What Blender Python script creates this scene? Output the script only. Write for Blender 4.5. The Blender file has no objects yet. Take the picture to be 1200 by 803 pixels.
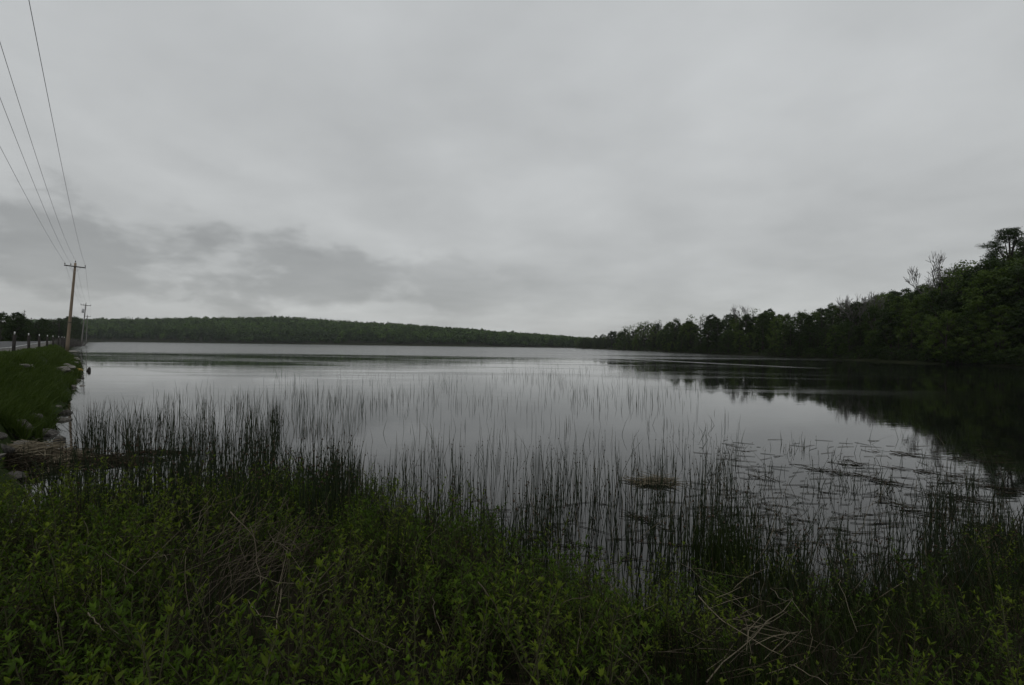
import bpy, math
import numpy as np
from mathutils import Matrix, Vector

R = math.radians
sc = bpy.context.scene
COL = sc.collection
rng = np.random.default_rng(7)

# ------------------------------------------------------------------ camera
CAM_H = 2.3
FPX = 600.0            # focal length in pixels of the 1200 px wide photograph
PITCH, ROLL = R(0.33), R(0.76)
cam_d = bpy.data.cameras.new('camera')
cam_d.sensor_width = 36.0
cam_d.lens = 18.0
cam_d.clip_start = 0.05
cam_d.clip_end = 20000
cam = bpy.data.objects.new('camera', cam_d)
COL.objects.link(cam)
CAM_M = Matrix.Translation((0, 0, CAM_H)) @ Matrix.Rotation(R(90) + PITCH, 4, 'X') @ Matrix.Rotation(ROLL, 4, 'Z')
cam.matrix_world = CAM_M
sc.camera = cam

# ------------------------------------------------------------------ world: an overcast sky
SUN_EL, SUN_AZ = R(58), R(200)
w = bpy.data.worlds.new('World')
sc.world = w
w.use_nodes = True
nt = w.node_tree
for n in list(nt.nodes):
    nt.nodes.remove(n)


class NB:
    """small helper for building node trees"""
    def __init__(self, tree):
        self.t = tree

    def n(self, kind, **kw):
        nd = self.t.nodes.new(kind)
        for k, v in kw.items():
            setattr(nd, k, v)
        return nd

    def link(self, a, b):
        self.t.links.new(a, b)

    def val(self, sock, v):
        if hasattr(v, 'is_output') or isinstance(v, bpy.types.NodeSocket):
            self.link(v, sock)
        else:
            sock.default_value = v

    def math(self, op, a, b=0.0, c=None, clamp=False):
        m = self.n('ShaderNodeMath', operation=op)
        m.use_clamp = clamp
        self.val(m.inputs[0], a)
        self.val(m.inputs[1], b)
        if c is not None:
            self.val(m.inputs[2], c)
        return m.outputs[0]

    def smooth(self, v, a, b, lo=0.0, hi=1.0):
        m = self.n('ShaderNodeMapRange', interpolation_type='SMOOTHSTEP')
        self.val(m.inputs['Value'], v)
        m.inputs['From Min'].default_value = a
        m.inputs['From Max'].default_value = b
        m.inputs['To Min'].default_value = lo
        m.inputs['To Max'].default_value = hi
        return m.outputs[0]

    def mix(self, f, a, b):
        m = self.n('ShaderNodeMix', data_type='RGBA')
        self.val(m.inputs[0], f)
        for s, v in ((m.inputs[6], a), (m.inputs[7], b)):
            if isinstance(v, (tuple, list)):
                v = tuple(v) + (1.0,) * (4 - len(v))
            self.val(s, v)
        return m.outputs[2]

    def noise(self, vec, scale, detail=4.0, rough=0.5, dist=0.0):
        m = self.n('ShaderNodeTexNoise')
        if vec is not None:
            self.link(vec, m.inputs['Vector'])
        m.inputs['Scale'].default_value = scale
        m.inputs['Detail'].default_value = detail
        m.inputs['Roughness'].default_value = rough
        m.inputs['Distortion'].default_value = dist
        return m.outputs['Fac']

    def comb(self, x, y, z):
        m = self.n('ShaderNodeCombineXYZ')
        for i, v in enumerate((x, y, z)):
            self.val(m.inputs[i], v)
        return m.outputs[0]


b = NB(nt)
out = b.n('ShaderNodeOutputWorld')
bg = b.n('ShaderNodeBackground')
bg.inputs['Strength'].default_value = 0.1
b.link(bg.outputs[0], out.inputs[0])
sky = b.n('ShaderNodeTexSky', sky_type='NISHITA')
sky.sun_disc = False
sky.sun_elevation = SUN_EL
sky.sun_rotation = SUN_AZ
tc = b.n('ShaderNodeTexCoord')
sp = b.n('ShaderNodeSeparateXYZ')
b.link(tc.outputs['Generated'], sp.inputs[0])
dx, dy, dz = sp.outputs
zz = b.math('ADD', b.math('MAXIMUM', dz, 0.0), 0.16)
layer = b.comb(b.math('DIVIDE', dx, zz), b.math('DIVIDE', dy, zz), 0.3)
n1 = b.noise(layer, 0.6, 5.0, 0.5, 0.25)
n2 = b.noise(layer, 2.2, 5.0, 0.5, 0.2)
az = b.math('ARCTAN2', dx, dy)
el = b.math('ARCSINE', dz)
# broken stratus bank lying low over the causeway side of the lake
bankv = b.comb(b.math('MULTIPLY', az, 6.0), b.math('MULTIPLY', el, 12.0), 4.2)
n3 = b.noise(bankv, 1.0, 6.0, 0.5, 0.15)
n4 = b.noise(bankv, 2.6, 4.0, 0.5, 0.2)
rise = b.math('ADD', el, b.math('MULTIPLY', az, 0.12))          # the bank stands higher over the causeway
band = b.math('MULTIPLY', b.smooth(el, 0.025, 0.09), b.smooth(rise, 0.20, 0.07))
dens = b.math('ADD', b.math('MULTIPLY', n3, 0.62), b.math('MULTIPLY', n4, 0.38))
dens = b.math('ADD', dens, b.math('MULTIPLY', band, 0.20))
bank = b.math('MULTIPLY', b.smooth(dens, 0.55, 0.72), b.smooth(az, 0.20, -0.45, 0.12, 1.0))
bank = b.math('MULTIPLY', bank, b.smooth(rise, 0.30, 0.12))
lum = b.math('ADD', 5.2, b.math('MULTIPLY', b.math('SUBTRACT', n1, 0.5), 3.6))
lum = b.math('ADD', lum, b.math('MULTIPLY', b.math('SUBTRACT', n2, 0.5), 1.7))
lum = b.math('ADD', lum, b.smooth(el, 0.0, 0.9, -0.1, 0.2))
lum = b.math('MULTIPLY', lum, b.math('SUBTRACT', 1.0, b.math('MULTIPLY', bank, 0.29)))
tint = b.mix(b.smooth(el, 0.0, 0.6), (0.98, 1.0, 0.99), (0.965, 0.995, 1.005))
vm = b.n('ShaderNodeVectorMath', operation='SCALE')
b.link(tint, vm.inputs[0])
b.link(lum, vm.inputs['Scale'])
skyc = b.mix(0.95, sky.outputs[0], vm.outputs[0])
b.link(skyc, bg.inputs['Color'])

sun_d = bpy.data.lights.new('sun', 'SUN')
sun_d.energy = 0.5
sun_d.angle = R(50)
sun_d.color = (1.0, 0.97, 0.93)
sun = bpy.data.objects.new('sun', sun_d)
COL.objects.link(sun)
sd = Vector((math.sin(SUN_AZ) * math.cos(SUN_EL), math.cos(SUN_AZ) * math.cos(SUN_EL), math.sin(SUN_EL)))
sun.rotation_euler = sd.to_track_quat('Z', 'Y').to_euler()

vs = sc.view_settings
vs.view_transform = 'Standard'
vs.look = 'None'
vs.exposure = 0.0
vs.gamma = 1.0
vs.use_curve_mapping = False
sc.cycles.max_bounces = 6
sc.cycles.diffuse_bounces = 3
sc.cycles.glossy_bounces = 3
sc.cycles.transparent_max_bounces = 8


# ------------------------------------------------------------------ helpers
def unproject(px, py, z=0.0):
    """ground point (at height z) under a pixel of the 1200 x 803 photograph"""
    d = CAM_M.to_3x3() @ Vector(((px - 600) / FPX, -(py - 401.5) / FPX, -1.0))
    t = (z - CAM_H) / d.z
    return np.array((d.x * t, d.y * t, z))


def at_depth(px, py, depth):
    d = CAM_M.to_3x3() @ Vector(((px - 600) / FPX, -(py - 401.5) / FPX, -1.0))
    t = depth / d.y
    return np.array((d.x * t, d.y * t, CAM_H + d.z * t))


def project(P):
    q = CAM_M.inverted() @ Vector(P)
    return 600 + FPX * q.x / -q.z, 401.5 - FPX * q.y / -q.z


def tag(o, label=None, cat=None, group=None, kind=None):
    if label:
        o['label'] = label
    if cat:
        o['category'] = cat
    if group:
        o['group'] = group
    if kind:
        o['kind'] = kind
    return o


class Acc:
    """collects vertices and faces and turns them into one mesh"""
    def __init__(self):
        self.v, self.f3, self.f4, self.t = [], [], [], []
        self.n = 0

    def add(self, v, f3=None, f4=None, tint=0.5):
        v = np.asarray(v, float)
        if f3 is not None and len(f3):
            self.f3.append(np.asarray(f3, int) + self.n)
        if f4 is not None and len(f4):
            self.f4.append(np.asarray(f4, int) + self.n)
        self.v.append(v)
        self.t.append(np.broadcast_to(np.asarray(tint, float), (len(v),)).copy())
        self.n += len(v)
        return self

    def mesh(self, name, mat, smooth=False):
        me = bpy.data.meshes.new(name)
        v = np.concatenate(self.v)
        f3 = np.concatenate(self.f3) if self.f3 else np.zeros((0, 3), int)
        f4 = np.concatenate(self.f4) if self.f4 else np.zeros((0, 4), int)
        me.vertices.add(len(v))
        me.vertices.foreach_set('co', v.ravel())
        nl = f3.size + f4.size
        me.loops.add(nl)
        me.loops.foreach_set('vertex_index', np.concatenate((f3.ravel(), f4.ravel())).astype(np.int32))
        npoly = len(f3) + len(f4)
        me.polygons.add(npoly)
        ls = np.concatenate((np.arange(len(f3)) * 3, f3.size + np.arange(len(f4)) * 4)).astype(np.int32)
        me.polygons.foreach_set('loop_start', ls)
        at = me.attributes.new('tint', 'FLOAT', 'POINT')
        at.data.foreach_set('value', np.concatenate(self.t))
        me.materials.append(mat)
        me.update(calc_edges=True)
        me.validate()
        if smooth:
            me.polygons.foreach_set('use_smooth', np.ones(len(me.polygons), bool))
        return me

    def obj(self, name, mat, parent=None, smooth=False):
        return link(name, self.mesh(name, mat, smooth), parent)


def link(name, data, parent=None, loc=None):
    o = bpy.data.objects.new(name, data)
    COL.objects.link(o)
    if parent is not None:
        o.parent = parent
    if loc is not None:
        o.location = loc
    return o


def empty(name, loc=(0, 0, 0), rz=0.0, scale=None):
    o = link(name, None, None, loc)
    o.empty_display_size = 0.2
    o.rotation_euler = (0, 0, rz)
    if scale is not None:
        o.scale = scale
    return o


def tube(acc, pts, rad, sides=6, tint=0.5, cap=True):
    pts = np.asarray(pts, float)
    rad = np.broadcast_to(np.asarray(rad, float), (len(pts),))
    tan = np.gradient(pts, axis=0)
    tan /= np.linalg.norm(tan, axis=1)[:, None] + 1e-9
    ref = np.array((0.0, 0, 1.0)) if abs(tan[0][2]) < 0.9 else np.array((1.0, 0, 0))
    a = np.cross(tan, ref)
    a /= np.linalg.norm(a, axis=1)[:, None] + 1e-9
    c = np.cross(tan, a)
    an = np.arange(sides) / sides * 2 * np.pi
    ring = a[:, None, :] * np.cos(an)[None, :, None] + c[:, None, :] * np.sin(an)[None, :, None]
    v = (pts[:, None, :] + ring * rad[:, None, None]).reshape(-1, 3)
    i, j = np.meshgrid(np.arange(len(pts) - 1), np.arange(sides), indexing='ij')
    k = (j + 1) % sides
    q = np.stack((i * sides + j, i * sides + k, (i + 1) * sides + k, (i + 1) * sides + j), -1).reshape(-1, 4)
    f3 = None
    if cap:
        m = len(v)
        v = np.vstack((v, pts[0], pts[-1]))
        js = np.arange(sides)
        ks = (js + 1) % sides
        o = (len(pts) - 1) * sides
        f3 = np.vstack((np.stack((np.full(sides, m), ks, js), -1), np.stack((np.full(sides, m + 1), o + js, o + ks), -1)))
    acc.add(v, f3, q, tint)


def box(acc, c, s, rot=None, tint=0.5):
    v = np.array([(x, y, z) for x in (-.5, .5) for y in (-.5, .5) for z in (-.5, .5)]) * np.asarray(s, float)
    if rot is not None:
        v = v @ np.array(rot).T
    f = [(0, 1, 3, 2), (4, 6, 7, 5), (0, 4, 5, 1), (2, 3, 7, 6), (0, 2, 6, 4), (1, 5, 7, 3)]
    acc.add(v + np.asarray(c, float), None, f, tint)


def unit(v):
    return v / (np.linalg.norm(v, axis=-1, keepdims=True) + 1e-9)


def leafquads(acc, c, size, tint, g=rng, aspect=0.55, up=0.25, outw=None):
    """many small leaf-shaped faces, randomly turned"""
    n = len(c)
    nrm = unit(g.normal(size=(n, 3)) + np.array((0, 0, up)) if outw is None else g.normal(size=(n, 3)) * .55 + outw * 1.3 + np.array((0, 0, up)))
    a = unit(np.cross(nrm, g.normal(size=(n, 3))))
    d = np.cross(nrm, a)
    s = np.broadcast_to(size, (n,))[:, None]
    v = np.stack((c - a * s, c - d * s * aspect, c + a * s, c + d * s * aspect), 1).reshape(-1, 3)
    acc.add(v, None, np.arange(4 * n).reshape(-1, 4), np.repeat(np.broadcast_to(tint, (n,)), 4))


# ------------------------------------------------------------------ materials
def mat_new(name):
    m = bpy.data.materials.new(name)
    m.use_nodes = True
    t = m.node_tree
    for n in list(t.nodes):
        t.nodes.remove(n)
    return m, NB(t)


def foliage_mat(name, ca, cb, trans=0.3, rough=0.55, rand=0.5, spec=0.12):
    m, b = mat_new(name)
    o = b.n('ShaderNodeOutputMaterial')
    at = b.n('ShaderNodeAttribute', attribute_name='tint')
    oi = b.n('ShaderNodeObjectInfo')
    geo = b.n('ShaderNodeNewGeometry')
    ns = b.noise(geo.outputs['Position'], 1.3, 3.0)
    f = b.math('ADD', b.math('MULTIPLY', at.outputs['Fac'], 1.0 - rand), b.math('MULTIPLY', oi.outputs['Random'], rand))
    f = b.math('ADD', f, b.math('MULTIPLY', b.math('SUBTRACT', ns, 0.5), 0.5), clamp=True)
    col = b.mix(f, ca, cb)
    p = b.n('ShaderNodeBsdfPrincipled')
    b.link(col, p.inputs['Base Color'])
    p.inputs['Roughness'].default_value = rough
    p.inputs['Specular IOR Level'].default_value = spec
    tr = b.n('ShaderNodeBsdfTranslucent')
    b.link(b.mix(0.5, col, (cb[0] * 1.1, cb[1] * 1.15, cb[2] * 0.6)), tr.inputs['Color'])
    mx = b.n('ShaderNodeMixShader')
    mx.inputs[0].default_value = trans
    b.link(p.outputs[0], mx.inputs[1])
    b.link(tr.outputs[0], mx.inputs[2])
    b.link(mx.outputs[0], o.inputs[0])
    return m


def surf_mat(name, ca, cb, scale=3.0, rough=0.8, bump=0.3, detail=5.0, cc=None, stretch=None, spec=0.3, use_tint=False):
    m, b = mat_new(name)
    o = b.n('ShaderNodeOutputMaterial')
    tc = b.n('ShaderNodeTexCoord')
    vec = tc.outputs['Object']
    if stretch:
        mp = b.n('ShaderNodeMapping')
        mp.inputs['Scale'].default_value = stretch
        b.link(vec, mp.inputs[0])
        vec = mp.outputs[0]
    n1 = b.noise(vec, scale, detail, 0.6)
    n2 = b.noise(vec, scale * 5.3, 4.0, 0.6)
    f = b.smooth(n1, 0.3, 0.7)
    col = b.mix(f, ca, cb)
    if cc:
        col = b.mix(b.smooth(n2, 0.52, 0.7), col, cc)
    if use_tint:
        at = b.n('ShaderNodeAttribute', attribute_name='tint')
        col = b.mix(at.outputs['Fac'], ca, cb)
    p = b.n('ShaderNodeBsdfPrincipled')
    b.link(col, p.inputs['Base Color'])
    p.inputs['Roughness'].default_value = rough
    p.inputs['Specular IOR Level'].default_value = spec
    if bump:
        bp = b.n('ShaderNodeBump')
        bp.inputs['Strength'].default_value = bump
        bp.inputs['Distance'].default_value = 0.05
        b.link(b.math('ADD', n1, b.math('MULTIPLY', n2, 0.4)), bp.inputs['Height'])
        b.link(bp.outputs[0], p.inputs['Normal'])
    b.link(p.outputs[0], o.inputs[0])
    return m


M = {}
M['peat'] = surf_mat('peat', (0.008, 0.007, 0.004), (0.018, 0.015, 0.009), 2.5, 0.95, 0.5, cc=(0.028, 0.023, 0.014), spec=0.1)
M['hill'] = surf_mat('forest_floor', (0.010, 0.014, 0.006), (0.02, 0.022, 0.01), 0.2, 0.95, 0.3, spec=0.02)
M['turf'] = surf_mat('turf', (0.014, 0.025, 0.005), (0.024, 0.038, 0.009), 1.4, 0.95, 0.5, cc=(0.028, 0.034, 0.012), spec=0.05)
M['asphalt'] = surf_mat('asphalt', (0.045, 0.046, 0.048), (0.06, 0.06, 0.062), 2.0, 0.75, 0.15)
M['gravel'] = surf_mat('gravel', (0.06, 0.056, 0.05), (0.13, 0.125, 0.11), 9.0, 0.9, 0.6)
M['paint'] = surf_mat('road_paint', (0.55, 0.55, 0.52), (0.7, 0.7, 0.67), 6.0, 0.6, 0.05)
M['rock'] = surf_mat('rock', (0.035, 0.032, 0.028), (0.13, 0.12, 0.108), 3.4, 0.9, 1.0, cc=(0.04, 0.042, 0.03))
M['rock_pale'] = surf_mat('pale_rock', (0.12, 0.11, 0.095), (0.25, 0.235, 0.21), 3.2, 0.9, 0.9, cc=(0.07, 0.068, 0.055))
M['lichen'] = surf_mat('lichen_rock', (0.2, 0.1, 0.035), (0.35, 0.27, 0.04), 5.0, 0.9, 0.4)
M['pole'] = surf_mat('pole_wood', (0.18, 0.14, 0.1), (0.29, 0.225, 0.155), 3.0, 0.85, 0.3, stretch=(6, 6, 0.5), cc=(0.16, 0.15, 0.14))
M['pole_grey'] = surf_mat('weathered_wood', (0.13, 0.125, 0.12), (0.24, 0.23, 0.215), 3.0, 0.85, 0.3, stretch=(6, 6, 0.5))
M['arm'] = surf_mat('arm_wood', (0.06, 0.055, 0.05), (0.11, 0.1, 0.09), 4.0, 0.85, 0.3)
M['wire'] = surf_mat('wire_metal', (0.2, 0.2, 0.205), (0.28, 0.28, 0.285), 4.0, 0.5, 0.0)
M['porcelain'] = surf_mat('porcelain', (0.06, 0.05, 0.045), (0.1, 0.085, 0.075), 4.0, 0.25, 0.0)
M['steel'] = surf_mat('galvanised_steel', (0.42, 0.43, 0.44), (0.58, 0.59, 0.6), 3.0, 0.45, 0.05)
M['post'] = surf_mat('creosoted_post', (0.022, 0.02, 0.018), (0.045, 0.04, 0.036), 5.0, 0.85, 0.3)
M['white'] = surf_mat('white_paint', (0.6, 0.6, 0.58), (0.78, 0.78, 0.76), 6.0, 0.5, 0.05)
M['bark'] = surf_mat('bark', (0.025, 0.02, 0.016), (0.06, 0.05, 0.042), 3.0, 0.9, 0.5, stretch=(3, 3, 0.6))
M['birch'] = surf_mat('birch_bark', (0.12, 0.115, 0.105), (0.2, 0.195, 0.18), 2.0, 0.8, 0.2, cc=(0.08, 0.07, 0.06))
M['twig'] = surf_mat('bare_twigs', (0.085, 0.08, 0.075), (0.14, 0.13, 0.12), 2.0, 0.9, 0.0)
M['wood'] = surf_mat('driftwood', (0.16, 0.145, 0.125), (0.34, 0.31, 0.27), 3.0, 0.85, 0.4, stretch=(1, 5, 5))
M['stump'] = surf_mat('wet_stump', (0.018, 0.016, 0.013), (0.04, 0.035, 0.03), 4.0, 0.7, 0.5)
M['stem'] = surf_mat('plant_stem', (0.035, 0.03, 0.016), (0.055, 0.06, 0.022), 8.0, 0.8, 0.0)
M['straw'] = surf_mat('dead_straw', (0.04, 0.031, 0.021), (0.24, 0.205, 0.14), 3.0, 0.85, 0.0, use_tint=True)
M['litter'] = surf_mat('wet_litter', (0.010, 0.008, 0.005), (0.05, 0.04, 0.025), 3.0, 0.95, 0.0, spec=0.1, use_tint=True)
M['seed'] = surf_mat('seed_head', (0.035, 0.022, 0.014), (0.06, 0.038, 0.022), 20.0, 0.9, 0.0)
M['rush'] = foliage_mat('rush_stem', (0.010, 0.017, 0.009), (0.032, 0.044, 0.020), 0.05, 0.6, 0.3)
M['rush_green'] = foliage_mat('green_rush', (0.012, 0.02, 0.006), (0.03, 0.045, 0.010), 0.15, 0.6, 0.2)
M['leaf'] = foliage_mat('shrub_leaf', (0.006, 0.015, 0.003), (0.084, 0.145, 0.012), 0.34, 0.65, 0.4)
M['leaf_yellow'] = foliage_mat('young_leaf', (0.010, 0.018, 0.003), (0.115, 0.16, 0.013), 0.35, 0.65, 0.3)
M['grass'] = foliage_mat('bank_grass', (0.022, 0.042, 0.008), (0.066, 0.098, 0.018), 0.3, 0.6, 0.0)
M['conifer'] = foliage_mat('conifer_needles', (0.008, 0.013, 0.006), (0.02, 0.028, 0.01), 0.15, 0.7, 0.5)
M['broad'] = foliage_mat('broadleaf', (0.011, 0.023, 0.0055), (0.038, 0.064, 0.012), 0.3, 0.6, 0.5)
M['spring'] = foliage_mat('spring_leaf', (0.03, 0.056, 0.010), (0.08, 0.122, 0.02), 0.35, 0.6, 0.4)
M['far'] = foliage_mat('far_forest', (0.012, 0.028, 0.007), (0.07, 0.125, 0.02), 0.2, 0.7, 0.0)


def water_material():
    m, b = mat_new('lake_water')
    o = b.n('ShaderNodeOutputMaterial')
    g = b.n('ShaderNodeNewGeometry')
    pos = g.outputs['Position']
    s = b.n('ShaderNodeSeparateXYZ')
    b.link(pos, s.inputs[0])
    x, y, _ = s.outputs
    # wind: open water beyond ~90 m is rippled, the sheltered end is calm with slicks
    wide = b.comb(b.math('MULTIPLY', x, 0.012), b.math('MULTIPLY', y, 0.03), 0.0)
    nw = b.noise(wide, 1.0, 3.0, 0.5)
    yy = b.math('ADD', y, b.math('MULTIPLY', b.math('SUBTRACT', nw, 0.5), 34.0))
    yy = b.math('SUBTRACT', yy, b.math('MULTIPLY', x, 0.05))
    far = b.smooth(yy, 90.0, 112.0)
    sl = b.noise(b.comb(b.math('MULTIPLY', x, 0.006), b.math('MULTIPLY', y, 0.02), 3.1), 1.0, 3.0, 0.5)
    far = b.math('MULTIPLY', far, b.smooth(sl, 0.30, 0.42, 0.35, 1.0))
    # cat's-paw streak running along the wooded shore
    lx, ly = 24.5, 92.0
    ddx, ddy = 12.5, -30.0
    L = math.hypot(ddx, ddy)
    nx, ny = -ddy / L, ddx / L
    wob = b.math('MULTIPLY', b.math('SUBTRACT', b.noise(b.comb(b.math('MULTIPLY', x, 0.05), b.math('MULTIPLY', y, 0.05), 9.0), 1.0, 2.0), 0.5), 3.0)
    pd = b.math('ADD', b.math('MULTIPLY', b.math('SUBTRACT', x, lx), nx), b.math('MULTIPLY', b.math('SUBTRACT', y, ly), ny))
    pd = b.math('ABSOLUTE', b.math('ADD', pd, wob))
    st = b.math('MULTIPLY', b.smooth(pd, 2.6, 1.3), b.smooth(y, 58.0, 66.0))
    st = b.math('MULTIPLY', st, 0.9)
    sh = b.math('MULTIPLY', b.smooth(b.math('ABSOLUTE', b.math('SUBTRACT', x, 72.0)), 6.0, 3.0), b.smooth(y, 130.0, 170.0, 0.0, 0.25))
    rp = b.math('MAXIMUM', b.math('MAXIMUM', far, st), sh)
    # faint rippled patches in the calm end
    pt = b.noise(b.comb(b.math('MULTIPLY', x, 0.045), b.math('MULTIPLY', y, 0.16), 6.0), 1.0, 4.0, 0.55, 0.6)
    pt = b.math('MULTIPLY', b.smooth(pt, 0.44, 0.62, 0.0, 0.42), b.smooth(y, 14.0, 30.0))
    rp = b.math('MAXIMUM', rp, pt)
    p = b.n('ShaderNodeBsdfPrincipled')
    p.inputs['Base Color'].default_value = (0.006, 0.0066, 0.005, 1)
    p.inputs['IOR'].default_value = 1.333
    p.inputs['Specular IOR Level'].default_value = 0.5
    b.link(b.math('ADD', 0.025, b.math('MULTIPLY', rp, 0.16)), p.inputs['Roughness'])
    rv = b.comb(b.math('MULTIPLY', x, 1.4), b.math('MULTIPLY', y, 3.2), 0.0)
    h = b.math('ADD', b.noise(rv, 1.2, 3.0, 0.5, 0.3), b.math('MULTIPLY', b.noise(rv, 0.25, 2.0), 1.5))
    bp = b.n('ShaderNodeBump')
    bp.inputs['Distance'].default_value = 0.02
    b.link(b.math('ADD', 0.05, b.math('MULTIPLY', rp, 0.35)), bp.inputs['Strength'])
    b.link(h, bp.inputs['Height'])
    b.link(bp.outputs[0], p.inputs['Normal'])
    b.link(p.outputs[0], o.inputs[0])
    return m


M['water'] = water_material()

# ------------------------------------------------------------------ terrain
ys_x = np.array([-40, -9.0, -7.6, -6.5, -4.2, -2.8, -1.5, -0.6, 0.0, 0.7, 1.0, 1.5, 2.2, 3.2, 5.0, 8.0, 14.0, 40.0])
ys_y = np.array([-8, -4.0, 4.5, 6.2, 6.6, 7.3, 7.0, 6.2, 5.5, 4.6, 4.3, 4.4, 4.6, 4.8, 5.4, 6.6, 8.0, 12.0])
TOE = -1.7             # causeway toe line: x = -0.806 y + TOE
KX = 0.806
U = np.array((-0.628, 0.778))        # along the causeway, away from the camera
V = np.array((0.778, 0.628))         # across it, towards the lake


def wave(x, y, s=1.0, ph=0.0):
    return (np.sin(x * 1.7 * s + ph) * np.cos(y * 1.3 * s + 1.1 * ph) + 0.5 * np.sin(x * 3.9 * s + y * 2.7 * s + ph) + 0.3 * np.sin(x * 7.1 * s - y * 6.3 * s))


def right_shore(y):
    y = np.asarray(y, float)
    a = np.minimum(80.0, 10 + 1.12 * np.maximum(y, 0))
    a = a + np.where(y > 90, 2.2 * np.sin(y * 0.043) + 1.2 * np.sin(y * 0.11), 0)
    f = np.clip((y - 380) / 180, 0, 1)
    return a - 7.5 * f * f * (3 - 2 * f) + np.maximum(y - 565, 0) * 2.0


def far_shore(x):
    return 745 + 12 * np.sin(x * 0.013) + 7 * np.sin(x * 0.041 + 1)


FX = np.array([-800, 60, 100, 200, 300, 350, 400, 500, 600, 650, 690, 760, 1600.])
FE = np.array([20, 25, 26, 28.5, 31, 31, 28.5, 23.5, 17, 14, 11, 9, 9.])


def terrain(x, y):
    x = np.asarray(x, float)
    y = np.asarray(y, float)
    z = np.full(np.broadcast(x, y).shape, -0.6)
    t = np.interp(x, ys_x, ys_y) - y
    zf = np.where(t < 0, np.maximum(-0.6, t * 0.22), 0.66 * (1 - np.exp(-np.maximum(t, 0) / 2.4)) + 0.03 * wave(x, y, 1.5))
    z = np.maximum(z, zf)
    p = (x + KX * y - TOE) * 0.778 + 0.043 * np.maximum(y / 0.778 - 50, 0)    # distance towards the lake; the causeway bends away
    zr = np.clip(-p * 0.35 - 0.5, -0.6, 0.9) + np.clip((-p - 14) * 0.02, 0, 6)
    z = np.maximum(z, zr)
    t = x - right_shore(y)
    sl = np.interp(y, [0, 60, 150, 320, 520], [0.25, 0.36, 0.25, 0.12, 0.06])
    z = np.maximum(z, np.where(t > 0, 0.06 + sl * np.clip(t, 0, 70), np.maximum(-0.6, 0.06 + t * 0.25)))
    t = y - far_shore(x)
    px = 600 + FPX * x / np.maximum(y, 1)
    e = np.interp(px, FX, FE)
    s = np.clip(t / 360, 0, 1)
    zh = 0.5 + (s ** 0.8) * np.maximum(e / 600 * 1100 - 11, 2) + np.where(t > 0, 1.5 * np.sin(x * 0.03) * np.cos(y * 0.02) * s, 0)
    z = np.maximum(z, np.where(t > 0, zh, np.maximum(-0.6, 0.5 + t * 0.1)))
    return z


def grade(lo, hi, fine, near):
    """grid lines: fine inside `near`, growing outside it"""
    a, c = near
    mid = list(np.arange(a, c + 1e-6, fine))
    st, v = fine, c
    while v < hi:
        st *= 1.14
        v += min(st, 60)
        mid.append(min(v, hi))
    st, v = fine, a
    while v > lo:
        st *= 1.14
        v -= min(st, 60)
        mid.insert(0, max(v, lo))
    return np.array(mid)


EXT = 2400.0
gx = grade(-EXT, EXT, 0.25, (-11, 11))
gy = grade(-300, EXT, 0.25, (-3, 10))
X, Y = np.meshgrid(gx, gy, indexing='xy')
Z = terrain(X, Y)
i, j = np.meshgrid(np.arange(len(gy) - 1), np.arange(len(gx) - 1), indexing='ij')
nc = len(gx)
q = np.stack((i * nc + j, i * nc + j + 1, (i + 1) * nc + j + 1, (i + 1) * nc + j), -1).reshape(-1, 4)
a = Acc()
a.add(np.stack((X, Y, Z), -1).reshape(-1, 3), None, q)
ground = a.obj('ground', M['peat'], smooth=True)
tag(ground, kind='structure')
ground.data.materials.append(M['hill'])
cy = np.repeat((gy[:-1] + gy[1:]) / 2, len(gx) - 1)
ground.data.polygons.foreach_set('material_index', (cy > 30).astype(np.int32))

a = Acc()
a.add([(-EXT, -300, 0), (EXT, -300, 0), (EXT, EXT, 0), (-EXT, EXT, 0)], None, [(0, 1, 2, 3)])
water = a.obj('water', M['water'])
tag(water, kind='structure')


# ---- causeway: swept cross-section (perpendicular offset from the post line, height)
POST_C = -3.7


def cw(s, off, z):
    """s metres along the causeway from beside the camera, off metres towards the lake from the post line"""
    base = np.array((POST_C * 0.778 * 0.778, POST_C * 0.778 * 0.628))
    pnt = base + U * s + V * (off - 0.043 * max(s - 50, 0))
    return np.array((pnt[0], pnt[1], z))


RZ = 1.68
ss = np.concatenate((np.arange(-30, 20, 2.0), np.arange(20, 90, 1.0), np.arange(90, 200, 6.0), np.arange(200, 1001, 50.0)))


def sweep(name, prof, mat, jit=0.0, jz=0.0):
    acc = Acc()
    g = np.random.default_rng(3)
    P = []
    for s in ss:
        for k, (o_, z_) in enumerate(prof):
            e = 0 if k in (0,) else 1
            P.append(cw(s, o_ + e * jit * (g.random() - .5) + e * jit * math.sin(s * 0.35 + k), z_ + e * jz * (g.random() - .5)))
    k = len(prof)
    f = [(r * k + c_, r * k + c_ + 1, (r + 1) * k + c_ + 1, (r + 1) * k + c_) for r in range(len(ss) - 1) for c_ in range(k - 1)]
    acc.add(np.array(P), None, f)
    return acc.obj(name, mat, smooth=True)


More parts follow.
